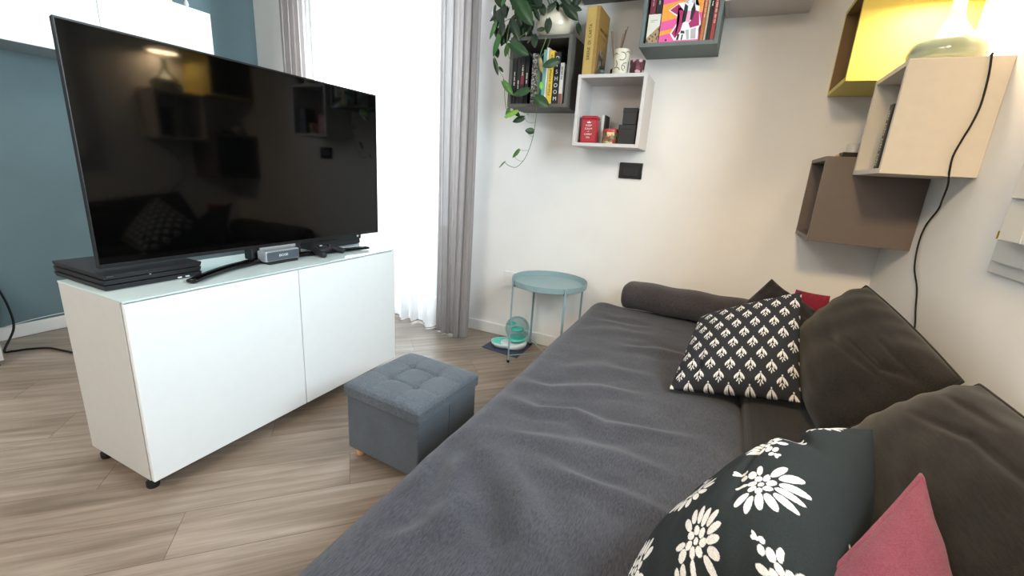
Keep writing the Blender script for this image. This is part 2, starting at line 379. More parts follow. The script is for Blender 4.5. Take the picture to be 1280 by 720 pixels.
# side window, only its stepped lower corner is in view
w = thing('window_2', 'white window with stepped frame in the right wall above the sofa', 'window'); struct(w)
def ringx(nm, y0, y1, z0, z1, iy0, iy1, iz0, iz1, x0, x1, m, par, bev=.003):
    b = bmesh.new(); box(b, x0, x1, y0, iy0, z0, z1, bev); box(b, x0, x1, iy1, y1, z0, z1, bev); box(b, x0, x1, iy0, iy1, z0, iz0, bev); box(b, x0, x1, iy0, iy1, iz1, z1, bev)
    return obj(nm, b, m, par)
M['wfr'] = mat('window_paint', '#cfcdc8', .5, noise=.01)
ringx('outer_trim', .20, 1.651, .932, 2.42, *W2, XR-.012, XR, M['wfr'], w)
ringx('inner_trim', .24, 1.610, .966, 2.39, *W2, XR-.026, XR-.012, M['wfr'], w)
s = ringx('window_sash', .28, 1.539, 1.027, 2.36, .47, 1.44, 1.16, 2.2, XR-.06, XR-.026, M['wfr'], w)
ringx('sash_ledge', .30, 1.522, 1.131, 2.34, .46, 1.45, 1.15, 2.22, XR-.068, XR-.06, M['wfr'], s, .002)
obj('pane', cbox(XR-.045, XR-.04, .47, 1.44, 1.16, 2.2), M['glass'], s)
b = bmesh.new(); box(b, XR-.058, XR-.03, 1.539, 1.543, 1.032, 1.047, .001); tube([(XR-.058, 1.543, 1.030), (XR-.058, 1.543, 1.050)], .0028, 10, b); obj('hinge', b, mat('brass', '#a8873c', .3, metal=.9), w)

struct(obj('floor_balcony', cbox(W1[0]-.8, W1[1]+.8, YB+TH, YB+1.2, -.14, -.02), mat('balcony_tile', '#8f8c88', .8)), 'grey balcony floor outside the glazed door', 'floor')
struct(obj('wall_dimmer', cbox(W1[0]-.8, W1[1]+.8, YB+.55, YB+.65, -.02, .62), mat('dimmer_render', '#a9a8a8', .9)), 'added low grey parapet dimming daylight behind the lower sheer curtains', 'wall')  # parapet added to dim the daylight behind the lower part of the sheers
# ------------------------------------------------------------------ curtains
def curtain(name, x0, x1, y, z0, z1, waves, amp, m, seed, lab, hem=True, group=None, lean=0., nu=240, nz=40):
    r = np.random.default_rng(seed); u = np.linspace(0, 1, nu); z = np.linspace(0, 1, nz); U, Z = np.meshgrid(u, z, indexing='ij')
    ph = 2*PI*waves*(U+.035*np.sin(2*PI*U*2.3+seed)+.02*np.sin(2*PI*U*5.1))
    tight = .75+.25*(1-Z)
    Y = y+amp*tight*(np.sin(ph)+.35*np.sin(ph*2.1+seed)+.18*np.sin(ph*3.7))+.012*np.sin(Z*5+U*6)*(1-Z)
    X = x0+(x1-x0)*U+amp*.45*np.cos(ph*1.0+1)*tight+lean*(1-Z)*(U-.5)
    zz = z0+(z1-z0)*Z+(1-Z)*(.006*np.sin(ph*.5+seed))
    o = gridmesh(name, np.stack([X, Y, zz], -1), m)
    tag(o, lab, 'curtain', group)
    if hem:
        k = 2; P = [(X[i, 0], Y[i, 0], zz[i, 0]+.0) for i in range(0, nu, 2)]
        obj('hem', tube(P, .0032, 5), M['hem'], o, True)
    return o
curtain('sheer_curtain', -2.78, -2.22, 2.45, .018, 2.62, 5, .034, M['voile'], 3, 'white sheer curtain panel hanging behind the television beside the left taupe panel', lean=.02)
curtain('sheer_curtain', -2.22, -1.675, 2.46, .016, 2.62, 4.5, .040, M['voile'], 5, 'white sheer curtain panel hanging to the floor between media cabinet and right taupe panel')
curtain('taupe_curtain', -1.66, -1.385, 2.385, .014, 2.63, 4.2, .019, M['taupe'], 8, 'taupe curtain panel hanging to the floor beside the trailing plant shelf', lean=-.02)
curtain('taupe_curtain', -3.03, -2.80, 2.42, .02, 2.63, 4.5, .020, M['taupe'], 12, 'taupe curtain panel gathered near the teal wall behind the television top')
t = thing('curtain_rail', 'slim white curtain rail above the balcony door', 'curtain rail', (0, 0, 0))
obj('rail', cbox(-3.15, -1.3, 2.40, 2.46, 2.635, 2.655, .003), M['skirt'], t)
for x in (-3.05, -2.2, -1.4): obj('bracket', cbox(x-.015, x+.015, 2.46, YB-.0005, 2.638, 2.652), M['skirt'], t)

# ------------------------------------------------------------------ media cabinet
cx, cy, cd, ch, cb = -1.535, .628, .393, .676, .051
t = thing('media_cabinet', 'white two-door media cabinet with glass top carrying the television', 'cabinet', (cx-cd/2, cy+.6, 0))
def loc(o, par):   # keep world-space mesh under a located parent
    o.matrix_parent_inverse = Matrix.Translation(par.location).inverted(); return o
def L(o, par): o.parent = par; return loc(o, par)
def sub(par): return par
b = bmesh.new()
xf = cx-.019
box(b, cx-cd, xf, cy, cy+.016, cb, ch-.006, .001); box(b, cx-cd, xf, cy+1.184, cy+1.2, cb, ch-.006, .001)
box(b, cx-cd, xf, cy+.016, cy+1.184, cb, cb+.018); box(b, cx-cd, xf, cy+.016, cy+1.184, ch-.030, ch-.006); box(b, cx-cd, cx-cd+.006, cy+.016, cy+1.184, cb+.018, ch-.03)
box(b, cx-cd+.02, xf-.005, cy+.592, cy+.608, cb+.018, ch-.03)
L(obj('carcass', b, M['carcass']), t)
for y0 in (cy+.002, cy+.6015):
    L(obj('door', cbox(cx-.016, cx, y0, y0+.5965, cb, ch-.010, .0012), M['white']), t)
L(obj('glass_top', cbox(cx-cd-.001, cx+.001, cy-.001, cy+1.201, ch-.006, ch, .001), M['glasstop']), t)
for (x, y) in ((cx-.060, cy+.022), (cx-cd+.028, cy+.026), (cx-.10, cy+1.10), (cx-cd+.035, cy+1.165)):
    L(obj('foot', lathe([(.017, 0), (.019, .004), (.019, .022), (.012, .028), (.013, cb)], 24, (x, y, 0)), M['rubber'], None, True), t)

# ------------------------------------------------------------------ television
tw, thh, tz = 1.23, .71, .739
t = thing('television', 'large black flat television on arched stand on white cabinet', 'television', (-1.725, .662, ch)); t.rotation_euler = (0, 0, -.017)
def tvb(nm, x0, x1, y0, y1, z0, z1, m, bev=.001, par=None): return obj(nm, cbox(x0, x1, y0, y1, z0-ch, z1-ch, bev), m, par or t)
tvb('back_shell', -.022, -.008, .0, tw, tz, tz+thh, M['blackm'], .004)
tvb('rear_housing', -.070, -.022, .18, tw-.18, tz+.02, tz+.42, M['blackm'], .01)
b = bmesh.new()
for a in ((0, tw, tz, tz+.012), (0, tw, tz+thh-.006, tz+thh), (0, .004, tz+.012, tz+thh-.006), (tw-.004, tw, tz+.012, tz+thh-.006)):
    box(b, -.008, .0, a[0], a[1], a[2]-ch, a[3]-ch, .0008)
obj('bezel', b, M['bezel'], t)
tvb('screen', -.008, -.002, .004, tw-.004, tz+.012, tz+thh-.006, M['gloss'], 0)
obj('sensor_bar', cbox(-.004, .003, tw/2-.085, tw/2+.085, tz-.012-ch, tz-ch, .001), M['silver'], t)
# crescent stand: two feet in front, bow running back under the set
pts = catmull([(.135, .188, .006), (.085, .27, .007), (.035, .38, .008), (.0, .52, .010), (-.01, .615, .012), (.0, .71, .010), (.03, .85, .008), (.06, .97, .007), (.088, 1.06, .006)], 8)
obj('stand', tube([(p.x, p.y, .0105) for p in pts], .011, 10, sx=2.1, sy=.95, rfun=lambda s: .8+.5*math.sin(PI*s)), M['gloss'], t, True)
obj('stand_neck', cbox(-.06, -.012, .50, .74, .012, tz+.03-ch, .006), M['blackm'], t)

# ------------------------------------------------------------------ consoles, speaker, controller
t = thing('game_console', 'dark three-tiered game console beneath the near end of the television', 'game console', (-1.672, .643, ch))
for k in range(3):
    z = .0025+k*.0178; ox = (-.004, -.002, 0)[k]
    b = bmesh.new(); bb = bmesh.new(); bmesh.ops.create_cube(bb, size=1)
    x0, x1, y0, y1 = -.327, -.004+(.004 if k == 2 else 0), .004, .291
    for v in bb.verts:
        top = v.co.z > 0; inset = 0 if top else .003
        v.co = ((x1-inset if v.co.x > 0 else x0+inset), (y1-inset if v.co.y > 0 else y0+inset), z+(.0145 if top else 0))
    join(b, bb); obj('tier', b, M['blackm'], t)
obj('core', cbox(-.31, -.022, .02, .275, .001, .05), M['gloss'], t)
fx = lambda y, z: frame((.0014, y, z), (0, 1, 0), (0, 0, 1))
obj('port_bar', cbox(-.008, -.001, .21, .222, .0055, .0095), M['led'], t); obj('port_bar', cbox(-.008, -.001, .235, .247, .0055, .0095), M['led'], t)
obj('power_light', cbox(-.008, -.0025, .128, .132, .034, .0365), M['led'], t)
obj('maker_mark', cbox(-.001, .0008, .012, .03, .0455, .048), M['grill'], t)

t = thing('game_console', 'black slab game console beneath the far end of the television', 'game console', (-1.775, 1.505, ch))
obj('lower_body', cbox(-.21, 0, 0, .32, .002, .026, .001), M['blackm'], t)
obj('upper_body', cbox(-.215, .004, -.003, .324, .028, .058, .001), M['blackm'], t)
obj('disc_slot', cbox(.0035, .0048, .03, .15, .0425, .0445), M['gloss'], t)
em = lathe([(.007, 0), (.007, .0008)], 20, (0, 0, 0)); bmesh.ops.transform(em, matrix=frame((.004, .30, .046), (0, 1, 0), (0, 0, 1)), verts=em.verts[:]); obj('power_mark', em, M['led'], t)

t = thing('portable_speaker', 'silver grey portable speaker on charging cradle in front of television', 'speaker', (-1.655, 1.175, ch))
obj('cradle', cbox(-.052, .004, .01, .15, 0, .010, .003), M['black'], t)
obj('body', cbox(-.056, 0, 0, .16, .0105, .056, .006, 3), M['silver'], t)
obj('grille', cbox(-.002, .0022, .005, .155, .015, .0515, .002), M['grill'], t)
text('brand_lettering', 'BOSE', frame((.0026, .08, .034), (0, 1, 0), (0, 0, 1)), .014, M['led'], t, width=.042)

t = thing('game_controller', 'black game controller lying beside the portable speaker', 'game controller', (-1.665, 1.425, ch), .15)
b = bmesh.new()
bb = bmesh.new(); bmesh.ops.create_uvsphere(bb, u_segments=24, v_segments=12, radius=1)
for v in bb.verts: v.co = (v.co.x*.030, v.co.y*.052, .026+v.co.z*.015)
join(b, bb)
for s in (-1, 1):
    tube(catmull([(-.018, s*.035, .026), (.004, s*.052, .025), (.035, s*.064, .018), (.062, s*.066, .014)], 6), .0165, 12, b, rfun=lambda q: 1-.25*q)
bmesh.ops.transform(b, matrix=Matrix.Translation((0, .06, 0)), verts=b.verts[:]); obj('body', b, M['blackm'], t, True)
for (x, y) in ((-.005, .028), (.012, .078)):
    obj('thumbstick', lathe([(.004, 0), (.004, .008), (.008, .009), (.008, .013), (.005, .012)], 16, (x, y, .037)), M['black'], t, True)
for k in range(4):
    a = k*PI/2; obj('button', lathe([(.004, 0), (.004, .003), (.002, .004)], 12, (-.008+.009*math.cos(a), .092+.009*math.sin(a), .037)), M['gloss'], t, True)
obj('guide_button', lathe([(.006, 0), (.006, .002), (.002, .003)], 16, (-.014, .06, .0395)), M['led'], t, True)

# ------------------------------------------------------------------ hanging cabinet on teal wall
hx, hz, hh = -3.189, 1.566, .404
t = thing('wall_cabinet', 'white three-door cabinet hung high on the teal wall', 'cabinet', (XT, 0, hz))
b = bmesh.new(); y1 = 2.019; y0 = y1-1.8
box(b, XT+.0005, hx-.019, y0, y1, hz, hz+hh, .001); o = L(obj('carcass', b, M['hang_shade']), t)
for k in range(3): L(obj('door', cbox(hx-.018, hx, y0+.0015+k*.6, y0+.5985+k*.6, hz, hz+hh, .001), M['hang']), t)
t = thing('greeting_card', 'pale yellow upright card on top of the white wall cabinet', 'card', (-3.30, 1.74, hz+hh))
obj('card', cbox(-.002, .002, 0, .12, 0, .17), simple('#e6d9a0'), t); obj('printed_panel', cbox(.002, .0026, .02, .10, .03, .14), simple('#c9b25e'), t)
tag(obj('white_figurine', lathe([(.016, 0), (.018, .004), (.008, .012), (.014, .03), (.010, .045), (.004, .06), (0, .062)], 20, (-3.26, 1.92, hz+hh)), M['pale'], None, True), 'tiny white figurine on the white wall cabinet near its far end', 'figurine')

# low white unit at far left, cables
t = thing('low_cabinet', 'white low cabinet end at the foot of the teal wall', 'cabinet', (XT+.0, .2, 0))
L(obj('carcass', cbox(XT+.016, -3.145, .12, .768, .03, .46, .002), M['carcass']), t)
for x in (-3.50, -3.18): L(obj('foot', cbox(x-.02, x+.02, .72, .755, 0, .03), M['rubber']), t)
tag(obj('power_cable', tube(catmull([(-3.552, .90, .36), (-3.545, .93, .20), (-3.50, .92, .08), (-3.36, .83, .009), (-3.325, .85, .006), (-3.30, .90, .006), (-3.24, .96, .006), (-3.14, .985, .006), (-3.06, 1.0, .006), (-2.85, 1.03, .006), (-2.5, 1.06, .006), (-2.2, 1.02, .006), (-1.99, .98, .006)], 8), .0055, 8), M['rubber'], None, True), 'black power cable trailing from teal wall across floor to media cabinet', 'cable')
tag(obj('thin_cable', tube(catmull([(-3.550, .905, .082), (-3.549, 1.02, .094), (-3.549, 1.16, .098), (-3.549, 1.30, .092), (-3.549, 1.34, .081)], 8), .0022, 6), M['skirt'], None, True), 'thin white cable lying along the baseboard of the teal wall', 'cable')

# ------------------------------------------------------------------ storage ottoman
t = thing('storage_ottoman', 'grey fabric storage ottoman with tufted lid and wooden feet', 'ottoman', (-.974, 1.268, 0), -.069)
s, h0, h1 = .176, .036, .272
b = cbox(-s, s, -s, s, h0, h1, .006, 2); obj('body', b, M['ottoman'], t)
obj('side_seam', cbox(s-.0005, s+.0012, -.002, .002, h0+.004, h1), M['grill'], t)
# padded tufted lid
n = 90; u = np.linspace(-1, 1, n); U, V = np.meshgrid(u, u, indexing='ij'); hl = .184
top = .022*(np.clip(1-np.abs(U)**7, 0, 1)*np.clip(1-np.abs(V)**7, 0, 1))**.35
tz_ = top+.300
for a in (-.33, .33):
    for c in (-.33, .33):
        d = np.hypot(U-a, V-c); tz_ = tz_-.012*np.exp(-(d/.07)**2)-.004*np.exp(-(d/.22)**2)
    tz_ = tz_-.007*np.exp(-((U-a)/.032)**2)*(np.abs(V) < .93)*(.55+.45*np.cos(V*4.6))-.007*np.exp(-((V-a)/.032)**2)*(np.abs(U) < .93)*(.55+.45*np.cos(U*4.6))
lid = gridmesh('lid', np.stack([U*hl, V*hl, tz_], -1), M['ottoman'], t)
obj('lid_skirt', cbox(-hl, hl, -hl, hl, .260, .306, .006, 2), M['ottoman'], lid)
for a in (-.33, .33):
    for c in (-.33, .33): obj('tuft_button', lathe([(.0, -.003), (.006, -.002), (.007, .001), (.004, .003), (0, .0035)], 14, (a*hl, c*hl, .3055)), M['ottoman'], lid, True)
for (x, y) in ((-.14, -.145), (.14, -.145), (-.14, .145), (.14, .145)):
    obj('foot', lathe([(.0165, 0), (.018, .003), (.021, h0)], 24, (x, y, 0)), M['wood'], t, True)

# ------------------------------------------------------------------ side table
t = thing('side_table', 'round grey blue metal tray table in the corner by the sofa', 'side table', (-.844, 2.378, 0))
TZ, TR = .515, .222
obj('tray', lathe([(0, TZ-.034), (TR-.006, TZ-.034), (TR-.002, TZ-.031), (TR, TZ), (TR-.0025, TZ), (TR-.005, TZ-.028), (TR-.012, TZ-.031), (0, TZ-.031)], 80, close=False), M['blue'], t, False)
a0 = 3.904; R_ = TR+.004
for k in range(4):
    a = a0+k*PI/2; ca, sa = math.cos(a), math.sin(a)
    Mx = frame((R_*ca, R_*sa, 0), (-sa, ca, 0), (0, 0, 1))
    b = bmesh.new(); box(b, -.0065, .0065, .014, TZ-.002, -.0035, .0035, .0012, M=Mx)
    lg = obj('leg', b, M['blue'], t)
    b = bmesh.new(); box(b, -.0085, .0085, 0, .016, -.006, .006, .001, M=Mx); obj('foot_cap', b, M['rubber'], lg)
    b = bmesh.new(); box(b, -.004, .004, TZ-.040, TZ-.034, .0, -.02, M=Mx); obj('tray_clip', b, M['black'], lg)
for k in range(2):
    a = a0+k*PI/2; ca, sa = math.cos(a), math.sin(a); z = .045+k*.006
    obj('cross_bar', tube([(R_*ca, R_*sa, z), (-R_*ca, -R_*sa, z)], .003, 8), M['blue'], t)

# pet water fountain on its mat
t = obj('rubber_mat', cbox(-.15, .15, -.12, .12, 0, .004, .0015), M['navy']); t.location = (-1.105, 2.435, .0006); t.rotation_euler = (0, 0, .0)
bm_ = t.data; co = [(-.147, -.10), (.12, -.135), (.115, .13), (-.135, .135)]
for v in bm_.vertices:
    fx_, fy_ = (v.co.x+.15)/.3, (v.co.y+.12)/.24
    p = np.array(co[0])*(1-fx_)*(1-fy_)+np.array(co[1])*fx_*(1-fy_)+np.array(co[2])*fx_*fy_+np.array(co[3])*(1-fx_)*fy_
    v.co.x, v.co.y = p
tag(t, 'dark blue rubber mat on the floor beneath the pet water dispenser', 'mat')
t = thing('pet_fountain', 'small pet water dispenser with clear globe and mint bowl', 'pet fountain', (-1.075, 2.44, .005), .35)
b = lathe([(.06, 0), (.078, .006), (.086, .022), (.084, .034), (.076, .036), (.06, .034), (0, .034)], 40); 
for v in b.verts: v.co.y *= .82; v.co.x *= 1.0; v.co.z += .014*max(0, v.co.x/.08)*(v.co.z/.03)
obj('base', b, M['pale'], t, True)
b = lathe([(.05, .0), (.074, .006), (.092, .024), (.096, .036), (.091, .038), (.080, .026), (.05, .018), (0, .017)], 40)
for v in b.verts: v.co.y *= .74; v.co.x = v.co.x*.86-.066
bowl = obj('bowl', b, M['pale'], t, True)
b = lathe([(.089, .0365), (.082, .028), (.05, .020), (0, .019)], 40, close=False)
for v in b.verts: v.co.y *= .73; v.co.x = v.co.x*.86-.066
obj('bowl_liner', b, M['mint'], bowl, True)
rg = .078
prof = [(rg*math.sin(q), -rg*math.cos(q)) for q in np.linspace(.35, PI-.001, 30)]
b = lathe(prof, 48, (0.018, 0, .134), close=False); gl = obj('globe', b, M['globe'], t, True)
b = lathe([(.058, .0), (.066, .01), (.05, .016), (.0, .018)], 40, (0.018, 0, .058)); obj('mint_collar', b, M['mint'], t, True)
b = lathe([(.0, .0), (.040, .004), (.046, .012), (.03, .02), (0, .021)], 32, (0.018, 0, .118)); obj('float', b, M['mint'], gl, True)
b = lathe([(.0, .0), (.028, .003), (.03, .010), (.018, .016), (0, .017)], 32, (-.02, 0, .155)); obj('float', b, M['mint'], gl, True)

# wall plates
def plate(nm, x0, x1, z0, z1, m, lab, cat):
    t = thing(nm, lab, cat, ((x0+x1)/2, YB, (z0+z1)/2)); w2, h2 = (x1-x0)/2, (z1-z0)/2
    obj('plate', cbox(-w2, w2, -.011, -.0003, -h2, h2, .002), m, t); return t, w2, h2
t, w2, h2 = plate('socket_plate', -.560, -.432, 1.116, 1.203, M['gloss'], 'black glass socket plate on the white wall below the pale grey shelf', 'socket')
obj('socket_insert', cbox(-.042, .042, -.0135, -.011, -.026, .026, .001), M['blackm'], t)
for x in (-.021, .021):
    m_ = obj('socket_module', cbox(x-.019, x+.019, -.0145, -.0135, -.022, .022, .001), M['black'], t)
    for z in (-.012, 0, .012): obj('pin_hole', lathe([(.0025, 0), (.0025, .0008)], 10, (0, 0, 0), M=frame((x, -.0145, z), (1, 0, 0), (0, 0, 1))), M['rubber'], m_)
t, w2, h2 = plate('socket_plate', -1.245, -1.125, .365, .465, M['skirt'], 'white socket plate on the wall behind the tray table', 'socket')
obj('socket_insert', cbox(-.038, .038, -.013, -.011, -.024, .024, .001), M['skirt'], t)
obj('socket_plate', cbox(-.032, .032, -.004, 0, -.005, .005), M['skirt']).name = 'floor_bracket'
o = bpy.data.objects['floor_bracket']; o.location = (-.66, YB-.0135, .083); tag(o, 'small dark clip on the baseboard beside the sofa corner', 'clip'); o.data.materials[0] = M['rubber']
# ------------------------------------------------------------------ cube shelves
S = .35; YS = YB-.239; PT = .017
def box_back(x0, z0, m, mi, lab, d=.239):
    t = thing('cube_shelf', lab, 'shelf', (x0+S/2, YB, z0)); y0 = YB-d; e = .0006
    b = bmesh.new(); box(b, x0, x0+PT, y0, YB-e, z0, z0+S, .001); box(b, x0+S-PT, x0+S, y0, YB-e, z0, z0+S, .001)
    box(b, x0+PT, x0+S-PT, y0, YB-e, z0, z0+PT, .0006); box(b, x0+PT, x0+S-PT, y0, YB-e, z0+S-PT, z0+S, .0006)
    L(obj('shell', b, m), t); L(obj('back_panel', cbox(x0+PT, x0+S-PT, YB-.012, YB-.006, z0+PT, z0+S-PT), mi), t); return t
def shade_lining(par, x0, x1, y0, y1, z0, z1, m):
    b = bmesh.new(); box(b, x0, x1, y1-.0015, y1, z0, z1); box(b, x0, x1, y0, y1-.0015, z0, z0+.0015); box(b, x0, x1, y0, y1-.0015, z1-.0015, z1); L(obj('shade_lining', b, m), par)
def box_right(y0, z0, d, m, mi, lab, w=.351):
    t = thing('cube_shelf', lab, 'shelf', (XR, y0+w/2, z0)); x0 = XR-d; e = .0006
    b = bmesh.new(); box(b, x0, XR-e, y0, y0+PT, z0, z0+S, .001); box(b, x0, XR-e, y0+w-PT, y0+w, z0, z0+S, .001)
    box(b, x0, XR-e, y0+PT, y0+w-PT, z0, z0+PT, .0006); box(b, x0, XR-e, y0+PT, y0+w-PT, z0+S-PT, z0+S, .0006)
    L(obj('shell', b, m), t); L(obj('back_panel', cbox(XR-.012, XR-.006, y0+PT, y0+w-PT, z0+PT, z0+S-PT), mi), t); return t
DX, DZ, WX, WZ, GX, GZ = -1.181, 1.462, -.780, 1.269, -.490, 1.731
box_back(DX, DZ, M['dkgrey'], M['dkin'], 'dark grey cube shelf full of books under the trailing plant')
box_back(WX, WZ, M['wbox'], M['wbox'], 'pale grey cube shelf holding a red tin and black boxes')
box_back(GX, GZ, M['ggreen'], M['ggreen'], 'grey green cube shelf holding a pink and orange picture book')
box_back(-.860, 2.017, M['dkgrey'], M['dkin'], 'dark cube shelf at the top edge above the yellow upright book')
box_back(-.138, 1.900, M['wbox'], M['wbox'], 'pale grey cube shelf high on the wall right of the grey green one')
RW = dict(y=1.902, z=1.189, d=.250); RB = dict(y=2.250, z=.909, d=.351); RY = dict(y=2.2495, z=1.542, d=.351)
box_right(RW['y'], RW['z'], RW['d'], M['beige'], M['beige'], 'cream cube shelf carrying the green table lamp, with black cord down its side', .347)
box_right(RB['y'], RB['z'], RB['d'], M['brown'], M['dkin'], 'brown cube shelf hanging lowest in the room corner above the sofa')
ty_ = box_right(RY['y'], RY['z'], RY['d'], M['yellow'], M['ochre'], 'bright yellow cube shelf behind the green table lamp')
shade_lining(ty_, XR-RY['d']+.0006, XR-.013, RY['y']+PT+.0006, RY['y']+.351-PT-.0006, RY['z']+PT+.0006, RY['z']+S-PT-.0006, M['ochre'])  # thin panels added to carry the shaded brown inside the yellow shelf

# ------------------------------------------------------------------ books
PAGES = simple('#d8d0bd', .9)
def book(name, x0, x1, y0, z0, h, d, col, lab, group=None, spine=None, tc='#e8e2d0', ts=None, face='-y', rough=.5, down=True, mcol=None):
    """upright book, spine towards the room; local x = thickness, local y = depth"""
    w = x1-x0; t = thing(name, lab, 'book', (x0, y0, z0+.0004), 0, group)
    if face == '-x': t.rotation_euler = (0, 0, -PI/2)
    m = mcol or simple(col, rough)
    c = min(.0022, w*.16); b = bmesh.new()
    box(b, 0, w, 0, c, 0, h, .0005); box(b, 0, c, c, d, 0, h); box(b, w-c, w, c, d, 0, h); obj('cover', b, m, t)
    obj('pages', cbox(c+.0002, w-c-.0002, c+.0002, d-.003, .003, h-.004), PAGES, t)
    if spine:
        up = (1, 0, 0) if down else (-1, 0, 0); rt = (0, 0, -1) if down else (0, 0, 1)
        for (s, zc, ln, size) in spine:
            if s:
                text('spine_title', s, frame((w/2, -.0006, zc), rt, up), size, simple(tc), t, width=ln); continue
            bb = bmesh.new(); z = zc-ln/2; k = 0; Rk = random.Random(int(zc*1000+w*1e5))   # lettering too small to read: fine strokes
            while z < zc+ln/2:
                st = Rk.choice((.0012, .0022, .003)); hh_ = size*Rk.uniform(.25, .38)
                if k % 6 != 5: box(bb, w/2-hh_, w/2+hh_, -.0008, -.0002, z, z+st)
                z += st+.0018; k += 1
            obj('spine_title', bb, simple(tc), t)
    return t
g = 'books in the dark grey shelf'; zf = DZ+PT; y0 = YS+.010
book('book', -1.160, -1.141, y0, zf, .232, .15, '#121214', 'thin black book at the left end of the dark shelf row', g, [('', .13, .07, .009)])
book('book', -1.138, -1.118, y0+.004, zf, .238, .15, '#1a1517', 'black book with white spine lettering beside a dark red banded one', g, [('', .10, .04, .009)])
t = book('book', -1.115, -1.092, y0+.002, zf, .240, .15, '#191417', 'black book with a dark red spine band in the dark shelf', g, [('', .17, .05, .010)])
obj('spine_band', cbox(.002, .021, -.0005, 0, .10, .15), simple('#7a1f2a'), t)
book('book', -1.088, -1.068, y0+.004, zf, .236, .15, '#0f1012', 'plain black book right of the dark red banded spine', g, [('', .13, .05, .009)])
def speckle(nm, cols, sc):
    t = NT(nm); v = t.add('ShaderNodeTexVoronoi', i_Scale=sc); t.link(t.coords(), v.inputs[0]); s = t.add('ShaderNodeSeparateColor'); t.link(v.outputs['Color'], s.inputs[0])
    r = t.ramp(s.outputs[0], [(i/len(cols), lin(c)) for i, c in enumerate(cols)]); t.l.links if False else None
    for n in t.n:
        if n.type == 'VALTORGB': n.color_ramp.interpolation = 'CONSTANT'
    t.link(r, t.b.inputs['Base Color']); t.b.inputs['Roughness'].default_value = .5; return t.m
book('book', -1.048, -1.018, y0, zf, .252, .16, '#77736a', 'grey book with speckled photographic spine in the dark shelf', g, mcol=speckle('speckled_spine', ['#2a2827', '#85807a', '#4c4946', '#b5aea3'], 160))
book('book', -1.015, -1.001, y0+.012, zf, .19, .15, '#48604f', 'short grey green book beside the speckled spine', g)
book('book', -.999, -.987, y0+.012, zf, .20, .15, '#3d5c4e', 'short dark green book left of the teal one', g)
book('book', -.985, -.969, y0, zf, .268, .17, '#6fa79d', 'tall teal book in the dark shelf', g)
book('book', -.967, -.957, y0, zf, .276, .17, '#dcdad2', 'thin tall white book beside the teal one', g)
book('book', -.954, -.925, y0, zf, .262, .18, '#e0b83c', 'yellow cookbook reading OTTOLENGHI SIMPLE on its spine', g, [('OTTOLENGHI SIMPLE', .140, .20, .016)], '#2b2412')
t = book('book', -.922, -.888, y0, zf, .252, .18, '#0c0c0e', 'black cookbook reading DISHOOM in large letters', g)
for k, chh in enumerate('DISHOOM'):
    text('spine_letter', chh, frame((.017, -.0006, .223-k*.033), (1, 0, 0), (0, 0, 1)), .027, simple('#d8d8d4'), t)
t = book('book', -.885, -.865, y0, zf, .200, .15, '#cfc8c0', 'cream book with brown foot at the right end of the dark shelf row', g, [('', .15, .06, .015)], '#5a4a44')
obj('spine_band', cbox(.001, .019, -.0005, 0, .0, .05), simple('#7d4a38'), t)

# books in grey green shelf
g2 = 'books in the grey green shelf'; zf2 = GZ+PT
t = thing('patterned_box', 'cream and leopard print box in the grey green shelf under two small books', 'box', (-.462, YS+.010, zf2))
def leopard():
    t_ = NT('leopard_cream'); tc = t_.add('ShaderNodeTexCoord'); s = t_.add('ShaderNodeSeparateXYZ'); t_.link(tc.outputs['Object'], s.inputs[0])
    a = t_.add('ShaderNodeMath', operation='MULTIPLY'); a.inputs[1].default_value = .95; t_.link(s.outputs[0], a.inputs[0])
    d = t_.add('ShaderNodeMath', operation='SUBTRACT'); t_.link(s.outputs[2], d.inputs[0]); t_.link(a.outputs[0], d.inputs[1])
    st = t_.add('ShaderNodeMath', operation='GREATER_THAN'); st.inputs[1].default_value = .022; t_.link(d.outputs[0], st.inputs[0])
    v = t_.add('ShaderNodeTexVoronoi', i_Scale=130.0); t_.link(t_.coords((1, 1, .6)), v.inputs[0])
    sp = t_.ramp(v.outputs['Distance'], [(.3, lin('#2c211b')), (.42, lin('#a98a66'))])
    mx = t_.add('ShaderNodeMix', data_type='RGBA'); t_.link(st.outputs[0], mx.inputs[0]); t_.link(sp, mx.inputs[6]); mx.inputs[7].default_value = lin('#ddd8cc')
    t_.link(mx.outputs[2], t_.b.inputs['Base Color']); return t_.m
obj('box_body', cbox(0, .056, 0, .13, .0004, .118, .001), leopard(), t)
obj('lid', cbox(-.0008, .0568, -.0008, .1308, .1182, .1245, .001), simple('#e2ddd2'), t)
b = bmesh.new(); [box(b, .012+k*.004, .0145+k*.004, -.0004, -.0001, .098, .1005) for k in range(8)]; [box(b, .012+k*.004, .0145+k*.004, -.0004, -.0001, .091, .0935) for k in range(5)]; obj('printed_line', b, simple('#6a6a6a'), t)
book('book', -.460, -.434, YS+.012, zf2+.125, .12, .10, '#6d1830', 'small dark red book standing on the patterned box', g2, [('', .06, .05, .010)], '#d8b8b8')
book('book', -.431, -.407, YS+.012, zf2+.125, .12, .10, '#131318', 'small black book standing on the patterned box', g2, [('', .06, .04, .009)])
t = thing('picture_book', 'pink and orange striped book showing a girl in magenta coat', 'book', (-.402, YS+.008, zf2+.0005))
obj('cover', cbox(0, .178, 0, .003, 0, .262, .0006), simple('#e4549c', .4), t); obj('pages', cbox(.003, .175, .003, .018, .003, .258), PAGES, t); obj('back_cover', cbox(0, .178, .018, .021, 0, .262, .0006), simple('#e4549c', .4), t)
def PX(X, Y):
    k = (635-Y)/635; return ((X-(255+105*k))/575*.178, k*.18)
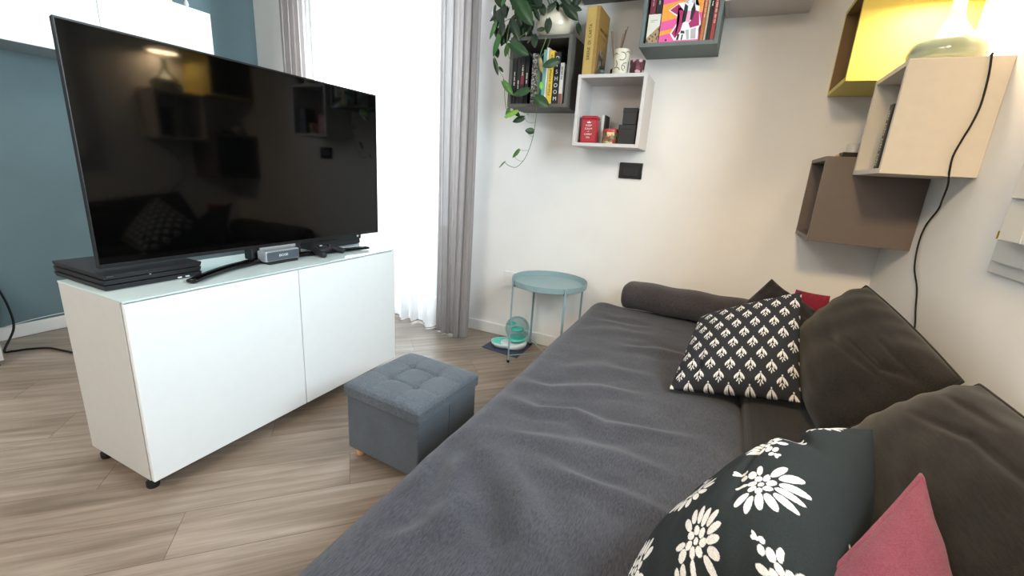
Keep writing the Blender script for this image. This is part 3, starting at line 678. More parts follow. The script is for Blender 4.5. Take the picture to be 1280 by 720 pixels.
def poly(bm, pts, layer, mi):
    vs = [bm.verts.new((x, -.0003-.00025*layer, z)) for x, z in pts]; f = bm.faces.new(vs); f.material_index = mi
art = bmesh.new(); pal = ['#f2a13a', '#f2eef0', '#a81f62', '#17141a', '#b9b4b6', '#f3a7c6', '#e4549c']
lx, rx = .0008, .1772
def stripe(za, zb, zc, zd, mi): poly(art, [(lx, za), (rx, zc), (rx, zd), (lx, zb)], 0, mi)
stripe(.088, .160, .118, .186, 0); stripe(.030, .048, .062, .080, 0); stripe(.205, .235, .235, .2615, 0)
white = [(480, 612), (430, 510), (550, 330), (560, 270), (490, 220), (425, 160), (580, 65), (670, 60), (680, -60), (740, -100), (810, -60), (805, 110), (860, 130), (850, 200), (870, 400), (840, 440), (822, 612)]
poly(art, [PX(*p) for p in white], 1, 1)
for P_, li, mi in (([(500, 580), (455, 505), (570, 340), (580, 260), (510, 210), (445, 160), (570, 80), (600, 120), (560, 160), (640, 180), (620, 360), (580, 480)], 2, 2),
        ([(800, 190), (850, 210), (845, 410), (720, 440), (700, 370), (740, 330)], 2, 2), ([(660, 80), (640, 260), (600, 370), (660, 340), (690, 200), (700, 120)], 4, 3),
        ([(790, 50), (805, 180), (750, 330), (720, 320), (745, 170), (770, 120)], 4, 3), ([(672, 80), (676, -10), (740, -50), (800, -10), (796, 60), (740, 30)], 4, 4),
        ([(690, 190), (740, 190), (720, 350), (665, 350)], 3, 5), ([(590, 470), (640, 480), (640, 520), (580, 510)], 3, 3), ([(540, 520), (570, 520), (545, 610), (515, 610)], 3, 3),
        ([(600, 530), (620, 530), (600, 610), (580, 610)], 3, 3), ([(655, 470), (700, 460), (700, 600), (665, 610)], 3, 4), ([(730, 460), (800, 440), (790, 600), (720, 600)], 3, 4),
        ([(692, 68), (712, 66), (712, 72), (692, 76)], 5, 3), ([(752, 60), (774, 60), (774, 66), (752, 68)], 5, 3), ([(722, 105), (744, 103), (734, 112)], 5, 5)):
    poly(art, [PX(*p) for p in P_], li, mi)
bmesh.ops.triangulate(art, faces=art.faces[:])
obj('cover_art', art, [simple(c, .45) for c in pal], t)
obj('publisher_dot', lathe([(.0045, 0), (.0045, .0004)], 20, M=frame((.033, -.0002, .010), (1, 0, 0), (0, 0, 1))), simple('#2a1420'), t)
book('book', -.221, -.207, YS+.012, zf2, .25, .17, '#b86a3a', 'orange brown book right of the pink picture book', g2, [('', .14, .09, .008)], '#f0d8b0')
book('book', -.205, -.196, YS+.014, zf2, .24, .17, '#bfae95', 'thin cream book between orange brown and black spines', g2)
book('book', -.194, -.179, YS+.010, zf2, .25, .17, '#111113', 'black book beside the red spine in the grey green shelf', g2, [('', .17, .06, .009)])
book('book', -.177, -.1585, YS+.010, zf2, .255, .17, '#a23a3a', 'red book with pale capital lettering at the right end of its shelf', g2, [('', .12, .10, .012), ('ART', .205, .035, .012)], '#e5c8b8')

# ------------------------------------------------------------------ on and in the pale grey shelf
zt = WZ+S
t = thing('large_book', 'large ochre book reading SIRENE DI CARTA upright on the pale grey shelf', 'book', (-.766, YS+.008, zt+.0005))
mo = simple('#94702f', .45); b = bmesh.new(); box(b, 0, .066, 0, .003, 0, .312, .001); box(b, 0, .003, .003, .195, 0, .312); box(b, .063, .066, .003, .195, 0, .312); obj('cover', b, mo, t)
obj('pages', cbox(.0032, .0628, .0032, .190, .003, .308), PAGES, t); obj('spine_label', cbox(.001, .048, -.0006, 0, .001, .311), simple('#b3954c', .45), t)
text('spine_title', 'SIRENE  DI  CARTA', frame((.026, -.0012, .150), (0, 0, 1), (-1, 0, 0)), .022, simple('#2a2110'), t, width=.165)
text('cover_title', 'SIRENE DI CARTA', frame((.0664, .10, .215), (0, 1, 0), (0, 0, 1)), .020, simple('#5b3f18'), t, width=.135)
obj('cover_rule', cbox(.066, .0664, .03, .17, .186, .188), simple('#6b4a1c'), t)
obj('cover_picture', cbox(.066, .0666, .035, .125, .022, .125), speckle('portrait_print', ['#2b2220', '#5a3a30', '#3a3a44', '#8d7a6a'], 40), t)
t = thing('reed_diffuser', 'brown reeds fanned in a small amber bottle between ochre book and cream candle', 'diffuser', (-.628, 2.505, zt))
obj('bottle', lathe([(.022, .0005), (.025, .004), (.025, .045), (.010, .058), (.010, .072), (.008, .072)], 24), glass_mat('amber_glass', '#8a5a3a', .02, .8), t, True)
for k, (dx, dy, h) in enumerate([(-.045, .01, .235), (-.03, -.02, .225), (.02, .01, .22), (.035, .0, .235), (.045, -.012, .245), (.028, .02, .24)]):
    obj('reed', tube([(-dx*.12, -dy*.12, .004), (dx, dy, h)], .0016, 6), simple('#8c6446'), t)
t = thing('glass_votive', 'tiny clear glass votive in front of the ochre book', 'votive', (-.668, 2.392, zt))
obj('glass_cup', lathe([(.0, .0005), (.014, .0005), (.015, .004), (.015, .040), (.0135, .040), (.0135, .006), (0, .006)], 24, close=False), M['globe'], t, True)
obj('wax', lathe([(.013, .0065), (.013, .022), (0, .023)], 20), simple('#b3a59c'), t, True)
t = thing('candle_holder', 'cream cylindrical candle holder with dark scroll cut-outs', 'candle holder', (-.578, 2.412, zt))
obj('cylinder', lathe([(.037, .0005), (.039, .003), (.039, .114), (.037, .117), (.034, .117), (.034, .02), (0, .02)], 48, close=False), simple('#d9d2bd', .5), t, True)
def arc(c, z, r, a0_, a1_):
    P = []
    for q in np.linspace(a0_, a1_, 16):
        th = c+r*math.cos(q)/.039; P.append((.0392*math.sin(th), -.0392*math.cos(th), z+r*math.sin(q)))
    return tube(P, .0017, 6)
for k, (c, z, r, a, b_) in enumerate([(.3, .080, .018, -2.2, 1.9), (-.55, .085, .010, .2, 2.8), (-.75, .045, .02, -.6, .9), (.85, .032, .019, 1.4, 4.3), (-.3, .012, .018, .3, 2.3), (1.1, .09, .014, .5, 2.6), (.55, .03, .008, -1, 2)]):
    obj('scroll', arc(c, z, r, a, b_), simple('#4a4238'), t, True)
t = thing('patterned_tumbler', 'small maroon and pink patterned tumbler at the right end of the shelf top', 'tumbler', (-.493, 2.405, zt))
obj('tumbler', lathe([(.0, .0005), (.031, .0005), (.035, .004), (.038, .058), (.0375, .062), (.034, .062), (.032, .006), (0, .006)], 12, close=False), speckle('marbled_print', ['#4a1626', '#b59090', '#2b1118', '#6c2a3c', '#2b1118'], 55), t)
zi = WZ+PT
t = thing('red_tin', 'red tin reading KEEP CALM AND CARRY ON in white', 'tin', (-.706, 2.42, zi+.0005), .03)
mr = simple('#a01728', .3); obj('tin_body', cbox(-.043, .043, -.03, .03, 0, .122, .008, 3), mr, t); obj('lid', cbox(-.0445, .0445, -.0315, .0315, .118, .137, .008, 3), mr, t)
fw = simple('#e8d8d4')
for s, z, sz, wd in (('KEEP', .088, .012, .032), ('CALM', .072, .012, .038), ('AND', .0585, .005, .011), ('CARRY', .044, .012, .042), ('ON', .028, .012, .018)):
    text('lettering', s, frame((0, -.0303, z), (1, 0, 0), (0, 0, 1)), sz, fw, t, width=wd)
b = bmesh.new(); vs = [b.verts.new((x, -.0304, z)) for x, z in [(-.009, .1), (.009, .1), (.011, .108), (.005, .104), (0, .111), (-.005, .104), (-.011, .108)]]; b.faces.new(vs); obj('crown', b, fw, t)
tag(obj('white_booklet', cbox(-.658, -.6445, 2.462, 2.55, zi+.0005, zi+.150, .001), simple('#d5d2cc')), 'slim white box standing behind the red tin', 'box')
tag(obj('dark_booklet', cbox(-.6435, -.637, 2.465, 2.55, zi+.0005, zi+.150, .001), simple('#2f2b2a')), 'slim dark box edge between the red tin and the biscuit tin', 'box')
t = thing('biscuit_tin', 'small round printed tin with red lid in the pale grey shelf', 'tin', (-.592, 2.43, zi+.0005))
obj('tin_body', lathe([(.040, 0), (.041, .001), (.041, .062), (.040, .064)], 40), speckle('tin_print', ['#8a6a4a', '#d9c49a', '#4c5a3a', '#9a3a30', '#c9a86a'], 85), t, True)
obj('lid', lathe([(.0425, .058), (.043, .060), (.043, .072), (.041, .0745), (0, .0745)], 40), simple('#b23a3a', .35), t, True)
for nm, x0, x1, y0_, y1_, z0_, z1_, lab in (('black_box', -.545, -.456, 2.385, 2.49, 0, .094, 'lower black lidded box in the pale grey shelf'), ('black_box', -.533, -.460, 2.392, 2.475, .0965, .176, 'smaller black lidded box stacked on top of the other')):
    t = thing(nm, lab, 'box', ((x0+x1)/2, (y0_+y1_)/2, zi+z0_+.0005)); w_, d_, h_ = (x1-x0)/2, (y1_-y0_)/2, z1_-z0_
    obj('box_body', cbox(-w_+.0015, w_-.0015, -d_+.0015, d_-.0015, 0, h_-.012, .001), M['black'], t); obj('lid', cbox(-w_, w_, -d_, d_, h_-.022, h_, .001), simple('#101012', .5), t)

# things around the right-hand shelves
zb = RB['z']+S
tag(obj('black_box', cbox(.43, .50, 2.375, 2.45, zb+.0005, zb+.026, .001), M['black']), 'small flat black box on the brown shelf', 'box')
tag(obj('white_cup', lathe([(.0, .0005), (.022, .0005), (.030, .07), (.028, .07), (.020, .004), (0, .004)], 28, (.490, 2.50, zb), close=False), simple('#c9c6c2', .4), None, True), 'pale paper cup standing on the brown shelf behind the black box', 'cup')
tag(obj('wooden_bead', lathe([(0, 0), (.007, .002), (.009, .008), (.007, .014), (0, .016)], 16, (.418, 2.40, zb+.0003)), M['wood'], None, True), 'tiny tan bead on the brown shelf beside the black box', 'bead')
t = book('book', .470, .470+.034, 2.034, RW['z']+PT, .215, .16, '#33302a', 'dark book with cream edge and small lettering inside the cream shelf', None, None, face='-x')
for k in range(22):
    obj('spine_letter', cbox(.009, .009+.013*(.6+.4*((k*7) % 3)/2), -.0008, -.0002, .012+k*.0085, .018+k*.0085), simple('#cfc7b0'), t) if k % 6 != 5 else None
book('book', .472, .472+.014, 2.050, RW['z']+PT, .215, .16, '#bdb493', 'thin olive cream book inside the cream shelf against its near side', None, None, face='-x')

# ------------------------------------------------------------------ lamp
lx_, ly_, lz_ = .586, 2.06, RW['z']+S
t = thing('table_lamp', 'sage green gourd table lamp glowing on the cream shelf', 'lamp', (lx_, ly_, lz_+.0003))
prof = [(.0, 0), (.074, 0), (.088, .006), (.099, .022), (.1025, .042), (.099, .060), (.090, .076), (.072, .092), (.054, .108), (.038, .128), (.026, .148), (.020, .175), (.018, .205), (.021, .232), (.016, .240), (0, .242)]
pp = catmull([(r, 0, z) for r, z in prof], 4); obj('base', lathe([(max(0, p.x) if p.x > 1e-4 else 0, p.z) for p in pp], 64), M['sage'], t, True)
obj('shade', lathe([(.018, .300), (.030, .302), (.085, .288), (.117, .270), (.1185, .264), (.116, .264), (.084, .283), (.03, .296), (.018, .295)], 64, close=False), simple('#dcd7c8', .5), t, True)
obj('light_disc', lathe([(.016, .278), (.090, .272), (.092, .276), (.016, .283)], 48), emis('warm_bulb', '#ffdcb0', BULB), t, True)
obj('shade_stem', tube([(0, .0, .238), (0, 0, .304)], .004, 8), M['silver'], t)
CORD = [(.63, 2.155, 1.5435), (.668, 2.10, 1.5435), (.668, 2.0, 1.5435), (.652, 1.91, 1.5445), (.648, 1.8965, 1.538), (.655, 1.8955, 1.482), (.658, 1.8955, 1.404), (.651, 1.8955, 1.347), (.64, 1.8955, 1.30), (.631, 1.8955, 1.251), (.634, 1.8955, 1.203), (.655, 1.94, 1.165), (.690, 2.05, 1.115), (.700, 2.09, 1.08), (.700, 2.15, 1.02), (.700, 2.166, .947), (.700, 2.136, .86), (.700, 2.062, .796), (.700, 2.02, .728), (.700, 1.975, .65), (.700, 1.96, .5)]
tag(obj('lamp_cord', tube(catmull(CORD, 8), .0029, 8), M['rubber'], None, True), 'black lamp cord hanging from the cream shelf down the wall', 'cord')

# ------------------------------------------------------------------ pothos
t = thing('potted_plant', 'trailing pothos in an ivory pot on the dark grey bookshelf', 'plant', (-.955, 2.43, DZ+S))
PC = Vector((-.955, 2.43, DZ+S))
obj('pot', lathe([(0, .0005), (.062, .0005), (.075, .008), (.098, .04), (.103, .065), (.092, .095), (.064, .118), (.056, .126), (.060, .134), (.055, .134), (.050, .124), (.05, .110), (0, .110)], 56, close=False), M['ivory'], t, True)
obj('soil', lathe([(.050, .110), (.0, .116)], 30, close=False), M['soil'], t)
GV, GF, GC = [], [], []
def leaf(base, tip, width, col, nrm=(0, -1, .15), fold=.18, curl=.18):
    b_, t_ = Vector(base), Vector(tip); ax = t_-b_; Ln = ax.length; ax.normalize(); n_ = Vector(nrm); n_ = (n_-ax*n_.dot(ax)).normalized(); s_ = ax.cross(n_)
    K = 9; base_i = len(GV); c = np.array(lin(col))
    for i in range(K+1):
        q = i/K; wv = width*.5*(1.9*(q+.02)**.55*(1-q)**.85) if q < 1 else 0
        lob = -.10*Ln*(1-q)**6
        for j in (-1, -.5, 0, .5, 1):
            p = b_+ax*(q*Ln+lob*abs(j)*1.4)+s_*(j*wv)+n_*(-abs(j)*wv*fold*1.2-curl*Ln*q*q*.6+.02*Ln)
            GV.append(tuple(p-PC)); k = (1.25 if j == 0 else 1)*random.uniform(.93, 1.07); GC.append((c[0]*k, c[1]*k, c[2]*k, 1))
    for i in range(K):
        for j in range(4):
            a = base_i+i*5+j; GF.append((a, a+1, a+6, a+5))
CAMR = Vector((.900975, .429228, .06331)); CAMU = Vector((-.16696, .208314, .963706)); CAMF = Vector((-.400461, .878845, -.25935)); CAMO = Vector((0, 0, 1.1202))
def WP(px, py, y):   # where the line of sight measured in the photograph meets the upright plane y
    d = CAMF+CAMR*((px-640)/546.895)-CAMU*((py-360)/546.895); return CAMO+d*(y/d.y)
DG, MG, LG = '#182c17', '#20401d', '#446c2c'
LV = [((645,-2),(665,31),24,MG,2.30),((631,10),(611,26),11,DG,2.36),((627,28),(627,45),13,DG,2.33),((620,28),(611,49),8,LG,2.35),((624,44),(615,70),13,'#3c6a35',2.34),((640,26),(649,51),14,DG,2.33),((646,10),(652,31),14,DG,2.34),((657,38),(640,46),10,DG,2.36),((685,24),(684,42),14,DG,2.30),((680,36),(671,37),7,DG,2.31),((706,6),(722,25),16,DG,2.33),((712,8),(727,12),10,DG,2.34),((676,6),(680,19),12,DG,2.33),((694,4),(683,16),9,DG,2.33),((635,32),(633,49),7,DG,2.36),((634,56),(631,71),11,LG,2.35),((638,54),(660,68),17,MG,2.29),((620,60),(622,72),10,DG,2.36),((618,74),(622,94),8,DG,2.36),((676,54),(699,80),0,DG,2.3),((697,76),(677,82),15,MG,2.30),((629,102),(641,119),11,LG,2.33),((661,112),(640,118),15,MG,2.31),((669,121),(686,133),18,MG,2.31),((646,139),(629,146),11,'#7ba83f',2.36),((636,135),(632,148),10,LG,2.37),((655,147),(640,152),11,MG,2.40),((667,164),(656,163),11,MG,2.38),((649,187),(640,197),8,LG,2.37),((631,202),(623,210),3,LG,2.37),((642,138),(650,146),8,DG,2.38),((677,103),(676,112),7,'#6fb04a',2.33),((675,74),(677,91),8,'#a89a6a',2.33),((660,143),(657,141),4,LG,2.38),
((722,30),(725,44),9,DG,2.38),((650,-8),(640,12),18,MG,2.33),((620,-8),(628,10),14,DG,2.36),((668,-10),(676,8),16,DG,2.32),((700,-12),(712,6),16,DG,2.33),((724,-10),(718,10),14,DG,2.36),((632,-6),(626,8),12,'#3a6a33',2.35),((655,20),(644,36),13,DG,2.35),((662,6),(655,24),12,DG,2.34),((668,12),(674,26),8,DG,2.33),((624,84),(629,90),5,DG,2.36)]
random.seed(11)
for (b0, t0, w_, c_, y_) in LV:
    if not w_: continue
    B0, T0 = WP(*b0, y_), WP(*t0, y_-.012); ppm = 546.9/2.32
    leaf(B0, T0, w_/ppm, c_, (random.uniform(-.35, .25), -1, random.uniform(.0, .45)))
for k in range(80):   # crown rising out of the pot
    a = random.uniform(0, 2*PI); r = random.uniform(.04, .15); z = random.uniform(.14, .34)
    B0 = PC+Vector((math.cos(a)*r*1.15-.04, math.sin(a)*r*.8*(1 if math.sin(a) < 0 else .6), z)); d = Vector((math.cos(a), math.sin(a)*.7-.3, random.uniform(-.9, .4))).normalized()
    if B0.x > -.93 and B0.z > 1.93: continue
    T0 = B0+d*random.uniform(.06, .095); T0.y = min(T0.y, YB-.03)
    leaf(B0, T0, random.uniform(.045, .065), random.choice([DG, DG, MG]), (random.uniform(-.4, .4), -1, random.uniform(.2, .8)))
for k in range(40):
    px = random.uniform(615, 668); py = random.uniform(5, 45); y_ = random.uniform(2.34, 2.42); B0 = WP(px, py, y_); T0 = B0+Vector((random.uniform(-.04, .03), random.uniform(-.03, .01), -random.uniform(.05, .07)))
    leaf(B0, T0, random.uniform(.04, .055), DG, (random.uniform(-.6, .2), -1, .2))
me_o = rawmesh('foliage', np.array(GV), np.array(GF), M['leaf'], t, np.array(GC), True)
b = bmesh.new()
def vine(pts, y_, r=.0016):
    P = [WP(px, py, (y_ if not isinstance(y_, (list, tuple)) else y_[i]))-PC for i, (px, py) in enumerate(pts)]
    tube(catmull(P, 6), r, 6, b)
vine([(690, 12), (686, 30), (682, 50), (675, 70), (672, 100), (671, 135), (669, 155), (666, 172), (660, 190), (654, 201), (645, 209), (636, 207), (631, 203)], [2.40, 2.34, 2.32, 2.33, 2.34, 2.35, 2.37, 2.38, 2.38, 2.38, 2.37, 2.37, 2.37], .0018)
vine([(668, 10), (645, 20), (628, 30), (620, 50), (618, 72), (624, 88), (630, 100), (631, 120), (633, 136), (640, 140)], [2.40, 2.36, 2.35, 2.35, 2.35, 2.35, 2.34, 2.35, 2.36, 2.36], .0018)
vine([(680, 8), (655, 8), (640, 25), (634, 50), (636, 70), (640, 78)], 2.35); vine([(669, 153), (661, 153), (655, 148)], 2.38, .001); vine([(666, 171), (661, 168), (660, 165)], 2.38, .001)
vine([(660, 188), (652, 188), (648, 186)], 2.38, .001); vine([(654, 202), (647, 200), (643, 196)], 2.38, .001); vine([(662, 66), (668, 72), (674, 76)], 2.30, .0012); vine([(700, 8), (710, 14), (722, 22), (724, 34)], 2.38)
vine([(675, 72), (683, 62), (688, 48)], 2.31, .0012); vine([(661, 112), (668, 116), (672, 118)], 2.33, .0012); vine([(640, 60), (648, 48), (660, 40)], 2.33, .0014)
for k in range(9):
    a = k*.7; tube([(.01*math.cos(a), .01*math.sin(a), .11), (.06*math.cos(a), .045*math.sin(a), .19), (.10*math.cos(a)-.03, .07*math.sin(a)-.01, .25)], .0018, 6, b)
obj('vines', b, M['stem'], t, True)
# ------------------------------------------------------------------ sofa
SZ = .42; SX0, SX1, SY0, SY1 = -.592, .165, .02, 2.43
RID = [([(-.525, 1.27), (-.414, 1.286), (-.26, 1.384), (-.116, 1.409)], .022, .007), ([(-.54, 1.16), (-.411, 1.138), (-.296, 1.181), (-.202, 1.152), (-.094, 1.189), (.06, 1.22)], .020, .009),
       ([(-.30, .90), (-.166, .89), (-.08, .88), (.06, .867)], .018, .007), ([(-.30, 1.80), (-.149, 1.845), (.0, 1.86)], .022, .006), ([(-.50, .88), (-.388, .748), (-.30, .64), (-.22, .5)], .026, -.012),
       ([(-.48, .66), (-.525, .84), (-.535, .94)], .02, -.009), ([(-.40, .90), (-.263, .735), (-.13, .60)], .025, .008), ([(-.45, 1.45), (-.3, 1.55), (-.1, 1.58)], .03, .005), ([(-.45, .97), (-.33, 1.0), (-.15, 1.04), (.05, 1.02)], .022, .006),
       ([(-.5, 1.9), (-.35, 2.0), (-.15, 2.03)], .03, .004), ([(-.3, .35), (-.1, .5), (.05, .7)], .03, .006), ([(-.48, .5), (-.42, .6), (-.40, .72)], .018, .006), ([(-.47, 2.15), (-.2, 2.17)], .02, -.004)]
def seat_h(x, y):
    h = np.zeros_like(x); xw = x+.022*blobnoise(x, y, 77, 7, 3.); yw = y+.026*blobnoise(x, y, 78, 7, 3.2)
    for pl, w_, a in RID:
        ph, tt = seg_dt(xw, yw, pl); w2 = w_*(1.15+.5*np.sin(tt*5+w_*90)**2); am = a*1.6*(np.clip(np.sin(np.clip(tt*.94+.03, 0, 1)*PI), 0, 1)**.7)
        h = h+am*np.exp(-(ph/w2)**2)-.45*am*np.exp(-((ph-w2*1.8)/w2)**2)
    f_ = blobnoise(x*.35+y*.12, y, 31, 8, 5.5); h = h+.0045*(np.abs(f_)*-2+.5)*np.clip(.6+blobnoise(x, y, 32, 6, 1.4), 0, 1)
    h = h+.005*blobnoise(x, y, 4, 9, 3.2)+.0022*blobnoise(x*.6, y*2.2, 9, 9, 7.)+.0015*blobnoise(x, y, 19, 8, 12.)
    return h
def sofa_seat(par):
    nu, nv = 260, 420; r1, r2 = .07, .07
    prof = []   # (x, z) around the section: floor-left -> over the top -> down the right side
    for k in range(30): prof.append((SX0-.012*math.sin(k/29*PI*.9), .03+(SZ-r1-.03)*k/29))
    for k in range(1, 26): a = k/25*PI/2; prof.append((SX0+r1-r1*math.cos(a), SZ-r1+r1*math.sin(a)))
    n = nu-30-25-20-10
    for k in range(1, n+1): prof.append((SX0+r1+(SX1-r2-SX0-r1)*k/n, SZ))
    for k in range(1, 21): a = k/20*PI/2; prof.append((SX1-r2+r2*math.sin(a), SZ-r2+r2*math.cos(a)))
    for k in range(1, 11): prof.append((SX1, SZ-r2-(SZ-r2-.25)*k/10))
    prof = np.array(prof); ys = np.concatenate([np.linspace(SY0, SY1-.05, nv-40), SY1-.05+.05*np.sin(np.linspace(0, PI/2, 16))[1:], np.full(25, SY1)])
    X = np.repeat(prof[:, 0:1], len(ys), 1); Z = np.repeat(prof[:, 1:2], len(ys), 1); Y = np.repeat(ys[None], len(prof), 0).copy()
    k0 = nv-40; e = np.zeros(len(ys)); e[k0:k0+15] = .05*(1-np.cos(np.linspace(0, PI/2, 16)))[1:]; e[k0+15:] = np.linspace(.05, .40, 25)
    Zt = np.maximum(Z-e[None], .03); tm = np.clip((Z-.30)/.12, 0, 1); H = seat_h(X, Y)
    Z2 = Zt+H*tm-.022*np.clip((X-.0)/.17, 0, 1)**2*tm-.006*np.sin(np.clip((Y-.2)/2.2, 0, 1)*PI)*tm
    # pointed cover corner at the far left
    Z2 = Z2+.010*np.exp(-(((X+.50)/.06)**2+((Y-2.38)/.06)**2))*tm
    X2 = X+.006*np.sin(Y*9+1)*(1-tm)*(X < -.4)+.006*blobnoise(Y, Z, 3, 5, 3.)*(X < -.4)+(.025*np.sin((Y-.6)*2.4))*(X > .08)*np.clip((X-.08)/.08, 0, 1)
    return gridmesh('seat_cover', np.stack([X2, Y, Z2], -1), M['seat'], par)
t = thing('sofa', 'large charcoal fabric sofa with wrinkled deep seat along the right wall', 'sofa', (0, 0, 0))
sofa_seat(t)
obj('base', cbox(SX0+.03, .69, SY0+.02, SY1-.03, .035, .27, .01), M['cush'], t)
obj('rear_section', cbox(.182, .69, SY0+.01, SY1-.01, .272, .425, .035, 4), M['cush'], t)
for x in (-.48, .6):
    for y in (.1, 2.3): obj('foot', cbox(x, x+.05, y, y+.05, 0, .036, .002), M['rubber'], t)
# arm bolster
A0, A1 = Vector((-.415, 2.445, SZ+.072)), Vector((.32, 2.33, SZ+.090)); n_ = 60; nr = 40
ax = (A1-A0).normalized(); si = ax.cross(Vector((0, 0, 1))).normalized(); V = []
for i in range(n_+1):
    q = i/n_; Ln = (A1-A0).length; e0 = min(q*Ln, (1-q)*Ln); rr = 1-(1-min(1, e0/.035))**2.2*.55
    if i in (0, n_): rr = .02
    row = []
    for k in range(nr+1):
        a = 2*PI*k/nr; ca, sa = math.cos(a), math.sin(a); px = .104*math.copysign(abs(ca)**.8, ca); pz = .073*math.copysign(abs(sa)**.8, sa)
        p = A0+(A1-A0)*q+si*px*rr+Vector((0, 0, 1))*(pz*rr+.003*math.sin(q*21+a*2)*rr); row.append(tuple(p))
    V.append(row)
tag(gridmesh('bolster_cushion', np.array(V), M['seat2']), 'long charcoal bolster cushion at the far end of the sofa', 'cushion')

# ------------------------------------------------------------------ cushions
def cushion(nm, lab, cat, corners, T, m, **k):
    pr = k.pop('pipe', None); o, P = pillow(nm, corners, T, m, **k); tag(o, lab, cat)
    if pr: piping('piped_seam', P, pr, m if k.get('colf') is None else M['dcush'], o)
    return o
# back cushions (far, near): corners LL, LR, UR, UL as seen from the seat side (normal towards -x)
cushion('back_cushion', 'large dark brown back cushion at the far end, under the brown shelf', 'cushion',
        [(.36, 2.08, .452), (.36, 1.37, .452), (.605, 1.37, .69), (.54, 2.02, .785)], .105, M['cush'], n=110, seed=3, back=.35, pinch=-.045, wrinkle=.010, flip=1, pipe=.004, p=3.2, q=.6, noise_f=3.2,
        creases=[([(.3, .25), (.75, .35), (.98, .7)], .05, .012), ([(.1, .0), (.55, .15), (.9, .3)], .05, .008), ([(.45, .6), (.9, .62)], .04, .008)])
cushion('back_cushion', 'large dark brown back cushion nearest the viewer, behind the rose cushion', 'cushion',
        [(.38, 1.30, .455), (.38, .50, .455), (.615, .50, .70), (.585, 1.26, .725)], .125, M['cush'], n=110, seed=6, back=.35, pinch=-.02, wrinkle=.010, flip=1, pipe=.004, p=3.2, q=.6, noise_f=3.2,
        creases=[([(-.6, .2), (-.2, .5), (.4, .6)], .05, .010), ([(-.7, .6), (-.2, .75)], .05, .008)])

# block-print motif masks -------------------------------------------------
def ell(p, q, cx_, cy_, rx_, ry_, ang):
    a = math.radians(ang); dx, dy = p-cx_, q-cy_; u_ = dx*math.cos(a)+dy*math.sin(a); v_ = -dx*math.sin(a)+dy*math.cos(a); return (u_/rx_)**2+(v_/ry_)**2 < 1
def sprig(p, q):
    m = (np.hypot(p, (q-.88)) < .12)
    for s in (-1, 1):
        m |= ell(p, q, s*.44, .28, .60, .15, -s*46) | ell(p, q, s*.62, -.02, .36, .10, -s*60) | ell(p, q, s*.24, .14, .42, .085, -s*66)
        m |= ell(p, q, s*.28, -.44, .26, .085, -s*42) | ell(p, q, s*.17, -.24, .15, .06, -s*35)
    m |= ell(p, q, 0, -.66, .09, .24, 0)
    return m & ~ell(p, q, 0, .05, .05, .62, 0)
def sprig_col(U, V):
    nx, ny = 6.3, 4.7; bg = np.array(lin('#2b2c30')); fg = np.array(lin('#d5d3d0')); m = np.zeros(U.shape, bool)
    
    for off in (0, .5): m |= sprig(((U*nx+off) % 1-.5)*2/.60, ((V*ny+off) % 1-.5)*2/.56)
    col = np.where(m[..., None], fg, bg); return col
def flower(p, q):
    m = np.zeros(p.shape, bool)
    for k in range(7): a = k*2*PI/7; m |= ell(p, q, .30*math.cos(a), .30*math.sin(a), .15, .115, math.degrees(a)+20)
    m |= np.hypot(p, q) < .10
    for k in range(9):
        a = -1.55+k*.39; rr = .78+.07*math.sin(k*2.1); m |= ell(p, q, rr*math.cos(a), rr*math.sin(a), .30, .125, math.degrees(a))
    for k in range(4): m |= ell(p, q, -.62-.24*k, .05+.10*(-1)**k, .20-.025*k, .14-.02*k, 160+k*15)
    m |= ell(p, q, -.55, .42, .24, .10, 140) | ell(p, q, -.55, -.38, .24, .10, 215) | ell(p, q, -1.35, .02, .22, .06, 180)
    return m
FLW = [(.33, .74, .12, 215), (.66, .84, .13, 60), (.57, .42, .12, 20), (.10, .86, .08, 70), (.24, .34, .11, 30), (.08, .60, .06, 10), (.88, .60, .12, 130), (.88, .22, .11, 200), (.56, .06, .10, 100), (.98, .95, .1, 40)]
def flower_col(U, V):
    bg = np.array(lin('#262b2c')); fg = np.array(lin('#dcd8d3')); m = np.zeros(U.shape, bool)
    for (a, b_, r, ang) in FLW:
        t_ = math.radians(ang); dx, dy = (U-a)/r, (V-b_)/r; m |= flower(dx*math.cos(t_)+dy*math.sin(t_), -dx*math.sin(t_)+dy*math.cos(t_))
    return np.where(m[..., None], fg, bg)
# far group
cushion('throw_pillow', 'dark plum throw pillow behind the small-leaf printed pillow', 'pillow',
        [(.0, 2.02, .43), (.40, 1.90, .47), (.445, 2.2, .618), (.262, 2.27, .715)], .05, M['dcush'], n=60, seed=11, pinch=.05, pipe=.003)
cushion('throw_pillow', 'red throw pillow peeking out between plum pillow and far back cushion', 'pillow',
        [(.34, 2.27, .46), (.50, 2.18, .46), (.478, 2.2, .692), (.36, 2.25, .69)], .03, M['red'], n=50, seed=12, pinch=.03)
cushion('throw_pillow', 'black throw pillow with rows of small white leaf sprigs', 'pillow',
        [(-.058, 1.475, .432), (.328, 1.52, .475), (.30, 1.76, .778), (-.005, 1.84, .60)], .075, M['print'], n=420, seed=21, pinch=.03, wrinkle=.005, flip=1, colf=sprig_col, q=.5,
        creases=[([(-.75, -.9), (-.55, -.6), (-.6, -.2)], .06, .012)])
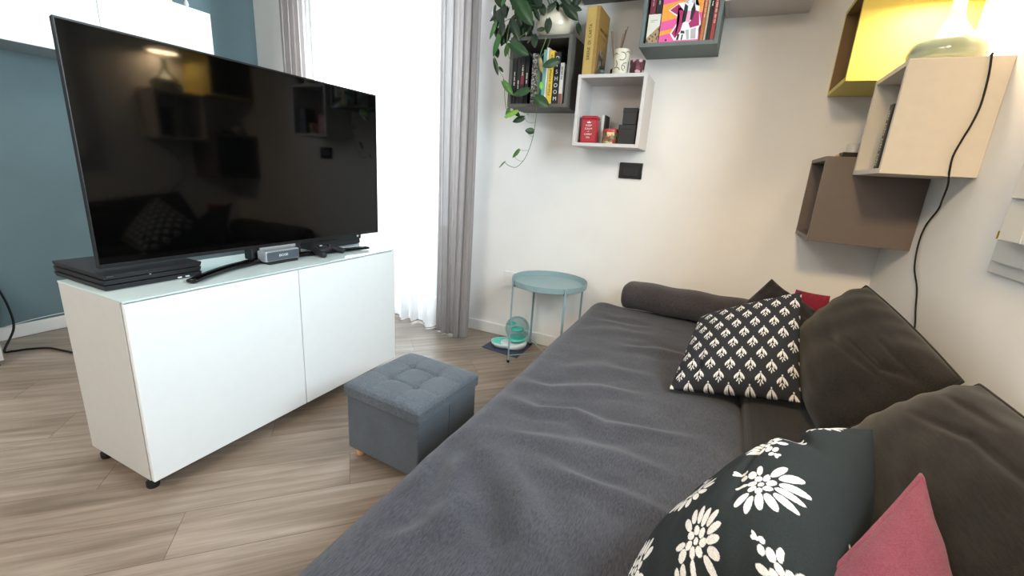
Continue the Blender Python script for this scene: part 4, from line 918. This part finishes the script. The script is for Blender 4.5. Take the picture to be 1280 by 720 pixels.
# near group
cushion('throw_pillow', 'black throw pillow with large white block-printed flowers, nearest the viewer', 'pillow',
        [(.14, .93, .435), (-.045, .52, .44), (.165, .52, .655), (.328, .965, .692)], .105, M['print'], n=420, seed=31, pinch=.05, wrinkle=.007, flip=1, colf=flower_col, q=.55, p=3,
        creases=[([(-1, .25), (-.62, .5), (-.25, .98)], .09, .022), ([(-.9, .3), (-.4, .35), (.5, .5)], .05, .008)])
cushion('throw_pillow', 'rose pink linen throw pillow leaning on the nearest back cushion', 'pillow',
        [(.132, .51, .594), (.18, .244, .44), (.392, .534, .50), (.345, .80, .709)], .05, M['pink'], n=90, seed=41, pinch=.04, wrinkle=.004, flip=1, pipe=.0035)

# ------------------------------------------------------------------ light
def area(name, loc_, rot, sx, sy, power, col, spread=PI):
    l = bpy.data.lights.new(name, 'AREA'); l.shape = 'RECTANGLE'; l.size = sx; l.size_y = sy; l.energy = power; l.color = col; l.spread = spread
    o = bpy.data.objects.new(name, l); C.objects.link(o); o.location = loc_; o.rotation_euler = rot; return o
area('daylight_balcony', ((W1[0]+W1[1])/2, YB+.75, 1.95), (-PI/2, 0, 0), 2.6, 2.4, P_W1, (.96, .985, 1))
area('daylight_side', (XR+.55, (W2[0]+W2[1])/2, 1.8), (0, PI/2, 0), 1.5, 1.5, P_W2, (.87, .94, 1))
area('room_light', (-1.5, -1.4, ZC-.02), (0, 0, 0), 1.2, 1.2, P_CE, (1, .95, .88))
wl = area('warm_lamp', (.05, -.3, 2.3), (0, 0, 0), .3, .3, P_WA, (1, .72, .38), 1.25); wl.rotation_euler = Vector((.62, 2.0, -1.55)).to_track_quat('-Z', 'Y').to_euler()
w = bpy.data.worlds.new('World'); bpy.context.scene.world = w; w.use_nodes = True; nt = w.node_tree
bg = nt.nodes['Background']; bg.inputs[0].default_value = (.9, .95, 1, 1); bg.inputs[1].default_value = P_WO
# camera
cam = bpy.data.cameras.new('camera'); cam.sensor_width = 36; cam.lens = 15.3814; cam.clip_start = .02
co = bpy.data.objects.new('camera', cam); C.objects.link(co)
r_, u_, f_ = CAMR, CAMU, CAMF
co.matrix_world = Matrix(((r_.x, u_.x, -f_.x, 0), (r_.y, u_.y, -f_.y, 0), (r_.z, u_.z, -f_.z, 1.1202), (0, 0, 0, 1)))
sc = bpy.context.scene; sc.camera = co
sc.view_settings.view_transform = 'Standard'; sc.view_settings.look = 'None'; sc.view_settings.exposure = EXPO; sc.view_settings.gamma = 1
cy_ = sc.cycles; cy_.use_denoising = True; cy_.max_bounces = 10; cy_.transparent_max_bounces = 24; cy_.sample_clamp_indirect = 6; cy_.caustics_reflective = False; cy_.caustics_refractive = False
